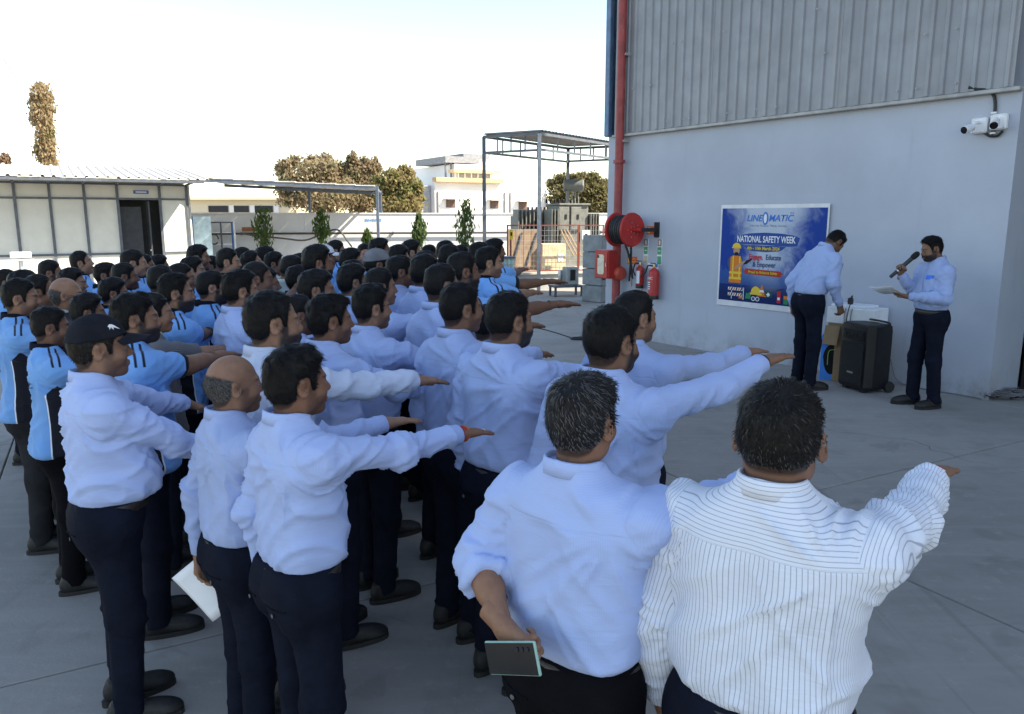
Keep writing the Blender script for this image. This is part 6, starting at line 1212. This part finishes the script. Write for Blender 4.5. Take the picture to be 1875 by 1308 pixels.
# ---- houses beyond
M_HW = wallpaint('house_white', (.78, .77, .75), .15, .3); M_HY = wallpaint('house_yellow', (.68, .60, .44), .2, .3); M_OCH = mat('ledge_ochre', (.60, .40, .20), .7)
PH = Plane(at(797, 400, 42).xy, at(960, 400, 45).xy); hs_ = empty('white_house', PH.o, PH.rot, 'white two level house beyond the wall with small brown shuttered windows', 'house'); hx = lambda u, v: PH.px(u, v)
zl = hx(850, 334)[1]; xr = hx(1000, 340)[0]; MB().box((xr / 2, 4, zl / 2), (xr, 8, zl)).build('lower_block', M_HW, hs_); MB().box((xr * .28, -.12, zl + .10), (xr * .58, .5, .22)).build('roof_ledge', M_OCH, hs_)
xa, za = hx(863, 300); xb_, _ = hx(935, 300); zu = hx(900, 298)[1]; MB().box(((xa + xb_) / 2, 5, (zl + zu) / 2), (xb_ - xa, 6, zu - zl)).build('upper_block', M_HW, hs_)
for v_, nm in ((312, 'upper_ledge'), (336, 'lower_ledge')): z_ = hx(900, v_)[1]; MB().box(((xa + xb_) / 2 - .1, 1.75, z_), (xb_ - xa + .5, .7, .18)).build(nm, M_OCH, hs_)
z1_, z2_ = hx(900, 327)[1], hx(900, 314)[1]; MB().box(((xa + xb_) / 2, 1.985, (z1_ + z2_) / 2), (xb_ - xa - .3, .05, z2_ - z1_)).build('balcony_opening', mat('glass_grey', (.22, .24, .26), .3), hs_)
for k in range(6): MB().box((xa + .2 + (xb_ - xa - .4) * k / 5, 1.94, (z1_ + z2_) / 2), (.08, .06, z2_ - z1_)).build('balcony_post', M_HW, hs_)
z3 = hx(880, 293)[1]; x3, _ = hx(846, 290); x4, _ = hx(910, 290); MB().box(((x3 + x4) / 2, 4, z3 + .12), (x4 - x3, 4, .36)).build('terrace_canopy', mat('canopy_grey', (.20, .21, .23), .6), hs_)
for x in (x3 + .1, x3 + .45): MB().box((x, 2.2, (zl + z3) / 2), (.08, .08, z3 - zl)).build('terrace_post', M_FR, hs_)
xt, zt2 = hx(926, 283); MB().box((xt, 4.5, (zu + zt2) / 2), (1.9, 2.4, zt2 - zu + .02)).build('stair_head', M_HW, hs_); MB().box((xt - .1, 4.4, zt2 + .12), (1.8, 2.5, .22)).build('stair_roof', mat('canopy_grey', (.20, .21, .23)), hs_)
M_SHUT = mat('shutter_brown', (.16, .085, .055), .7)
for (u_, v_) in ((825, 373), (905, 375), (957, 377)):
    x, z = hx(u_, v_); w_ = MB().box((x, -.03, z), (.54, .05, .42)).build('window', M_SHUT, hs_)
    for k in range(5): MB().box((x - .2 + .1 * k, -.062, z), (.018, .016, .40)).build('shutter_bar', M_FR, w_)
    MB().box((x - .05, -.22, z + .26), (.80, .44, .05)).build('sunshade', M_HW, w_)
for u_ in (802, 924, 934): x, z = hx(u_, 380); MB().tube([(x, -.06, 0), (x, -.06, zl - .5)], .05, 6).build('downpipe', mat('pipe_grey', (.30, .30, .31), .6), hs_)
MB().box((-.6, 3, zl / 2 - .1), (1.15, 5, zl - .2)).build('side_block', mat('render_grey', (.38, .40, .43), .8), hs_)
PY = Plane(at(330, 400, 52).xy, at(545, 400, 52).xy); hy = empty('yellow_house', PY.o, 0, 'long low yellow house roof line behind the canopy', 'house'); zy = PY.px(430, 366)[1]; MB().box((PY.len / 2, 4, zy / 2), (PY.len, 8, zy)).build('wall', M_HY, hy)
MB().box((PY.len / 2, 3.9, zy + .06), (PY.len + .4, 8.6, .14)).build('roof', M_HY, hy)
for u_ in (438, 482, 400): x, z = PY.px(u_, 383); w_ = MB().box((x, -.03, z), (1.3, .05, .42)).build('window', M_DARK, hy); MB().box((x + .9, -.05, z), (.30, .08, .5)).build('window_frame', M_HW, w_)
# ---- transformer yard
M_TRF = mat('transformer_grey', (.165, .175, .165), .55, .15, dirt=((.25, .2, .15), .3)); M_GALV = mat('galvanised', (.42, .43, .44), .45, .6); M_MESHR = mat('fence_red', (.20, .045, .035), .55); PT = Plane(at(925, 500, 21.3).xy, at(1110, 500, 22.2).xy)
def tx(u, v, off=0.0): return PT.px(u, v, off)
pl = empty('yard_plinth', PT.o, PT.rot, 'raised concrete plinth carrying the fenced transformers', 'plinth'); zp = tx(1000, 502)[1]; MB().box((PT.len / 2 + .2, 3.0, zp / 2), (PT.len + .9, 6.0, zp)).build('base', wallpaint('plinth_grey', (.36, .38, .39), .4), pl); MB().box((PT.len / 2 + .2, 2.98, zp + .03), (PT.len + 1.0, 6.1, .06)).build('top_slab', mat('slab_pale', (.48, .45, .40), .8), pl)
def mesh_panel(u0, u1, off, label, red):
    x0, zt_ = tx(u0, 413, off); x1, _ = tx(u1, 413, off); zb_ = zp + .08; m_ = M_MESHR; o = empty('mesh_fence', PT.o + PT.x * x0 + PT.y * off, PT.rot, label, 'fence', 'yard fence panels'); w = x1 - x0
    for a, b in (((0, zb_), (w, zb_)), ((0, zt_), (w, zt_)), ((.02, zb_), (.02, zt_)), ((w - .02, zb_), (w - .02, zt_))): MB().bar((a[0], 0, a[1]), (b[0], 0, b[1]), .032).build('frame_bar', m_, o)
    n = int(w / .12); g = MB()
    for k in range(1, n): g.tube([(w * k / n, 0, zb_), (w * k / n, 0, zt_)], .0045, 4)
    for k in range(1, 9): g.tube([(0, 0, zb_ + (zt_ - zb_) * k / 9), (w, 0, zb_ + (zt_ - zb_) * k / 9)], .0045, 4)
    tag(g.build('wire_mesh', M_GALV, o), kind='stuff')
mesh_panel(928, 986, .15, 'left red framed mesh fence panel with a yellow notice beside it', True); mesh_panel(989, 1060, .15, 'right red framed mesh fence panel before the transformer', True); mesh_panel(1060, 1106, .15, 'mesh fence panel half hidden behind the grey drawer stack', True)
def radiator(o, x, y, z0, z1, n, w, dy):
    for k in range(n): MB().box((x + w * (k + .5) / n, y, (z0 + z1) / 2), (w / n * .35, dy, z1 - z0), bev=.012).build('cooling_fin', M_TRF, o)
x0, zt0 = tx(1008, 376, 2.2); x1, _ = tx(1092, 376, 2.2); tr_ = empty('large_transformer', PT.o + PT.y * 2.2, PT.rot, 'large grey transformer with round oil drum on top', 'transformer'); MB().box(((x0 + x1) / 2, .5, (zp + zt0) / 2), ((x1 - x0) * .62, 1.1, zt0 - zp), bev=.02).build('tank', M_TRF, tr_); MB().box(((x0 + x1) / 2, .5, zt0 + .03), ((x1 - x0) * .68, 1.25, .06), bev=.01).build('tank_lid', M_TRF, tr_)
radiator(tr_, x0 - .05, .2, zp + .5, zt0 - .12, 3, .30, .7); radiator(tr_, x1 - .28, .2, zp + .5, zt0 - .25, 4, .36, .7)
for k in range(2): MB().box((x0 + .40 + .40 * k, -.10, zt0 - .40), (.34, .08, .70), bev=.012).build('cover_plate', M_TRF, tr_); MB().box((x0 + .46 + .40 * k, -.15, zt0 - .35), (.06, .02, .14)).build('latch', M_BLK, tr_)
xd, zd = tx(1057, 339, 2.4); q = Matrix.Translation((xd, .5, zd)) @ Matrix.Rotation(rad(-25), 4, 'Z') @ Matrix.Rotation(rad(90), 4, 'Y'); MB().lathe([(.02, -.33), (.15, -.32), (.19, -.29), (.19, .29), (.15, .32), (.02, .33)], 24, M=q).build('conservator', M_TRF, tr_, smooth=40)
for k in range(4): MB().tube([(xd - .18 + .11 * k, .45, zt0), (xd - .18 + .11 * k, .48, zd - .15)], .022, 7).build('drum_leg', M_TRF, tr_)
for k in range(5): MB().lathe([(.03, 0), (.05, .02), (.03, .04), (.05, .06), (.03, .08), (.045, .10), (.02, .13)], 10).build('bushing', M_BLK, tr_, loc=(x0 + .05 + .14 * k, .5, zt0 + .06), smooth=True)
for k in range(3): MB().tube(catmull([(x0 + .30 + .10 * k, -.14, zt0 - .75), (x0 + .38 + .12 * k, -.3, zp + .9), (x0 + .60 + .12 * k, -.5, zp + .4)], 5), .025, 6).build('cable', mat('cable_tan', (.30, .20, .12), .7), tr_, smooth=True)
x0, zt0 = tx(944, 384, 3.0); x1, _ = tx(1002, 384, 3.0); t2 = empty('small_transformer', PT.o + PT.y * 3.0, PT.rot, 'finned dark grey transformer left of the large one', 'transformer'); MB().box(((x0 + x1) / 2, .5, (zp + zt0) / 2 - .1), ((x1 - x0) * .8, .8, zt0 - zp - .2), bev=.02).build('tank', M_TRF, t2); radiator(t2, x0 - .05, .0, zp + .5, zt0, 9, x1 - x0 + .1, .55)
for k in range(6): MB().lathe([(.03, 0), (.05, .02), (.03, .04), (.045, .06), (.02, .09)], 10).build('bushing', mat('porcelain_brown', (.14, .06, .04), .3), t2, loc=(x0 + .55 + .14 * k, .4, zt0), smooth=True)
x0, z0_ = tx(930, 420, .9); x1, _ = tx(986, 420, .9); sc_ = empty('screen_board', PT.o + PT.y * .9, PT.rot, 'tall tan screen board behind the left fence panel', 'board')
for k in range(4): MB().box((x0 + (x1 - x0) * (k + .5) / 4, 0, (zp + z0_) / 2), ((x1 - x0) / 4 - .012, .04, z0_ - zp)).build('plank', mat('board_tan', (.27, .19, .13), .85), sc_)
for a, b in ((.1, .45), (.55, .95)): MB().bar((x0 + (x1 - x0) * a, -.05, zp + .1), (x0 + (x1 - x0) * b, -.05, z0_ - .1), .04).build('brace', M_FR, sc_)
x0, z0_ = tx(993, 447, .7); x1, _ = tx(1036, 447, .7); pb = empty('pale_box', PT.o + PT.y * .7, PT.rot, 'pale stained equipment cabinet behind the right fence panel', 'cabinet'); MB().box(((x0 + x1) / 2, .3, (zp + z0_) / 2), (x1 - x0, .6, z0_ - zp), bev=.015).build('body', mat('cabinet_pale', (.56, .47, .31), .7, var=.2, dirt=((.3, .2, .12), .5)), pb); MB().box((x1 - .16, -.005, (zp + z0_) / 2), (.16, .01, .22)).build('notice', M_WHITE, pb)
yn = tx(936, 430, -.02); ys_ = empty('yard_notice', PT.o + PT.x * yn[0] + PT.y * -.02, PT.rot, 'narrow yellow notice on a red post at the fence', 'sign'); MB().bar((0, .05, zp), (0, .05, yn[1]), .04).build('post', M_MESHR, ys_); MB().box((0, 0, yn[1]), (.10, .012, .26)).build('board', M_YEL, ys_); MB().box((0, -.008, yn[1] + .02), (.05, .003, .10)).build('pictogram', M_BLK, ys_)
wn = tx(1073, 430, .1); ws_ = empty('fence_notice', PT.o + PT.x * wn[0] + PT.y * .09, PT.rot, 'square white notice with black mark on the fence', 'sign'); MB().box((0, 0, wn[1]), (.24, .012, .26)).build('board', M_WHITE, ws_); MB().box((.0, -.008, wn[1] - .02), (.08, .003, .09)).build('pictogram', M_BLK, ws_)
# ---- steel shed over the yard
sh_ = empty('steel_shed', (0, 0, 0), 0, 'open steel framed shed with trusses over the transformers', 'shed'); A, B, C = at(886, 251, 22.3), at(988, 245, 21.2), at(1135, 268, 24.6); Dd = A + (C - B); zl_ = at(886, 280, 22.3).z; zr2 = (A.z + B.z) / 2
for p in (A, B, C, Dd): MB().box((p.x, p.y, p.z / 2), (.10, .10, p.z)).build('post', M_GALV if p is B else M_FR, sh_)
def truss(p, q, n):
    z0_ = zl_; MB().bar((p.x, p.y, p.z), (q.x, q.y, q.z), .07).build('top_chord', M_FR, sh_); MB().bar((p.x, p.y, z0_), (q.x, q.y, z0_ - (p.z - q.z) * .6), .06).build('bottom_chord', M_FR, sh_)
    for k in range(1, n): t = k / n; a = p.lerp(q, t); MB().bar((a.x, a.y, a.z), (a.x, a.y, z0_ - (p.z - q.z) * .6 * t), .04).build('truss_web', M_FR, sh_)
truss(A, B, 4); truss(B, C, 5); truss(A, Dd, 5); truss(Dd, C, 4)
n = 26; V = []; 
for k in range(n + 1):
    for w_, a in ((0, 0), (.55, 0), (.65, .05), (.9, .05)):
        if k == n and w_ > 0: continue
        t = (k + w_) / n * 1.02 - .01; p = B.lerp(C, t); d = (A - B) * 1.03 - (A - B) * .015; V.append((p.x - d.x * .02, p.y - d.y * .02, p.z + .06 + a)); V.append((p.x + d.x, p.y + d.y, p.z + d.z + .06 + a))
kk = len(V) // 2; MB().add(V, [(2 * i, 2 * i + 1, 2 * i + 3, 2 * i + 2) for i in range(kk - 1)]).build('roof_sheet', mat('roof_dark', (.16, .165, .17), .6), sh_)
# ---- grey drawer stack, machine on a stand, mesh crate
db_ = onground(1085, 553); ds_ = empty('drawer_stack', (db_.x, db_.y, 0), PW.rot + rad(6), 'stack of grey plastic drawer units by the building corner', 'drawers'); zz0 = 0; M_GR1 = mat('drawer_grey', (.20, .225, .24), .5); M_GR2 = mat('drawer_pale', (.34, .37, .36), .5)
sc2 = db_.y / FPX; tot = (553 - 434) * sc2 * 1.02
for k in range(4): h_ = tot / 4; MB().box((0, .25, h_ * (k + .5)), (.62, .60, h_ - .015), bev=.012).build('drawer_unit', M_GR1, ds_); MB().box((-.318, .25, h_ * (k + .5) + .04), (.02, .52, h_ * .62), bev=.004).build('drawer_front', M_GR2, ds_); MB().box((-.332, .25, h_ * (k + .5) + .16), (.014, .18, .03)).build('pull', M_BLK, ds_)
mb_ = onground(1036, 542); mc = empty('machine_stand', (mb_.x, mb_.y, 0), PT.rot, 'small machine on a low dark stand by the plinth', 'machine'); MB().box((0, 0, .26), (.80, .50, .05), bev=.008).build('deck', M_FR, mc)
for sx in (-.36, .36):
    for sy in (-.2, .2): MB().box((sx, sy, .12), (.05, .05, .24)).build('leg', M_FR, mc)
MB().box((.12, 0, .52), (.34, .34, .46), bev=.02).build('housing', M_GR2, mc); MB().lathe([(.05, 0), (.06, .02), (.06, .36), (.05, .38)], 14).build('cylinder', M_STEEL, mc, loc=(-.16, 0, .29), smooth=40); MB().box((.12, -.175, .55), (.14, .01, .28)).build('panel', M_BLK, mc)
gb = at(922, 520, 18.5); gc = empty('mesh_crate', (gb.x, gb.y, 0), PT.rot, 'pale green wire mesh crate with dark lid by the plinth', 'crate'); hcz = at(922, 472, 18.5).z
MB().box((0, .22, hcz / 2), (.52, .42, hcz - .06)).build('liner', mat('crate_green', (.45, .60, .55), .7), gc); MB().box((0, .22, hcz), (.60, .50, .03), bev=.006).build('lid', M_FR, gc)
for k in range(7): MB().bar((-.28 + .56 * k / 6, .0, .03), (-.28 + .56 * k / 6, .0, hcz), .012).build('wire', M_GR2, gc)
for k in range(8): MB().bar((-.29, -.012, .05 + (hcz - .08) * k / 7), (.29, -.012, .05 + (hcz - .08) * k / 7), .012).build('wire', M_GR2, gc)
MB().box((.55, 1.0, 0.002), (.02, .02, .002)) if False else None
# ---- blue stencilled number on the far wall
sxx, szz = PC.px(686, 403); [MB().box((sxx + .085 * k - .3, -.004, szz), (.055, .006, .09 - .02 * (k % 3))).build('stencil_mark', mat('stencil_blue', (.10, .32, .62), .7), cw) for k in range(7)]
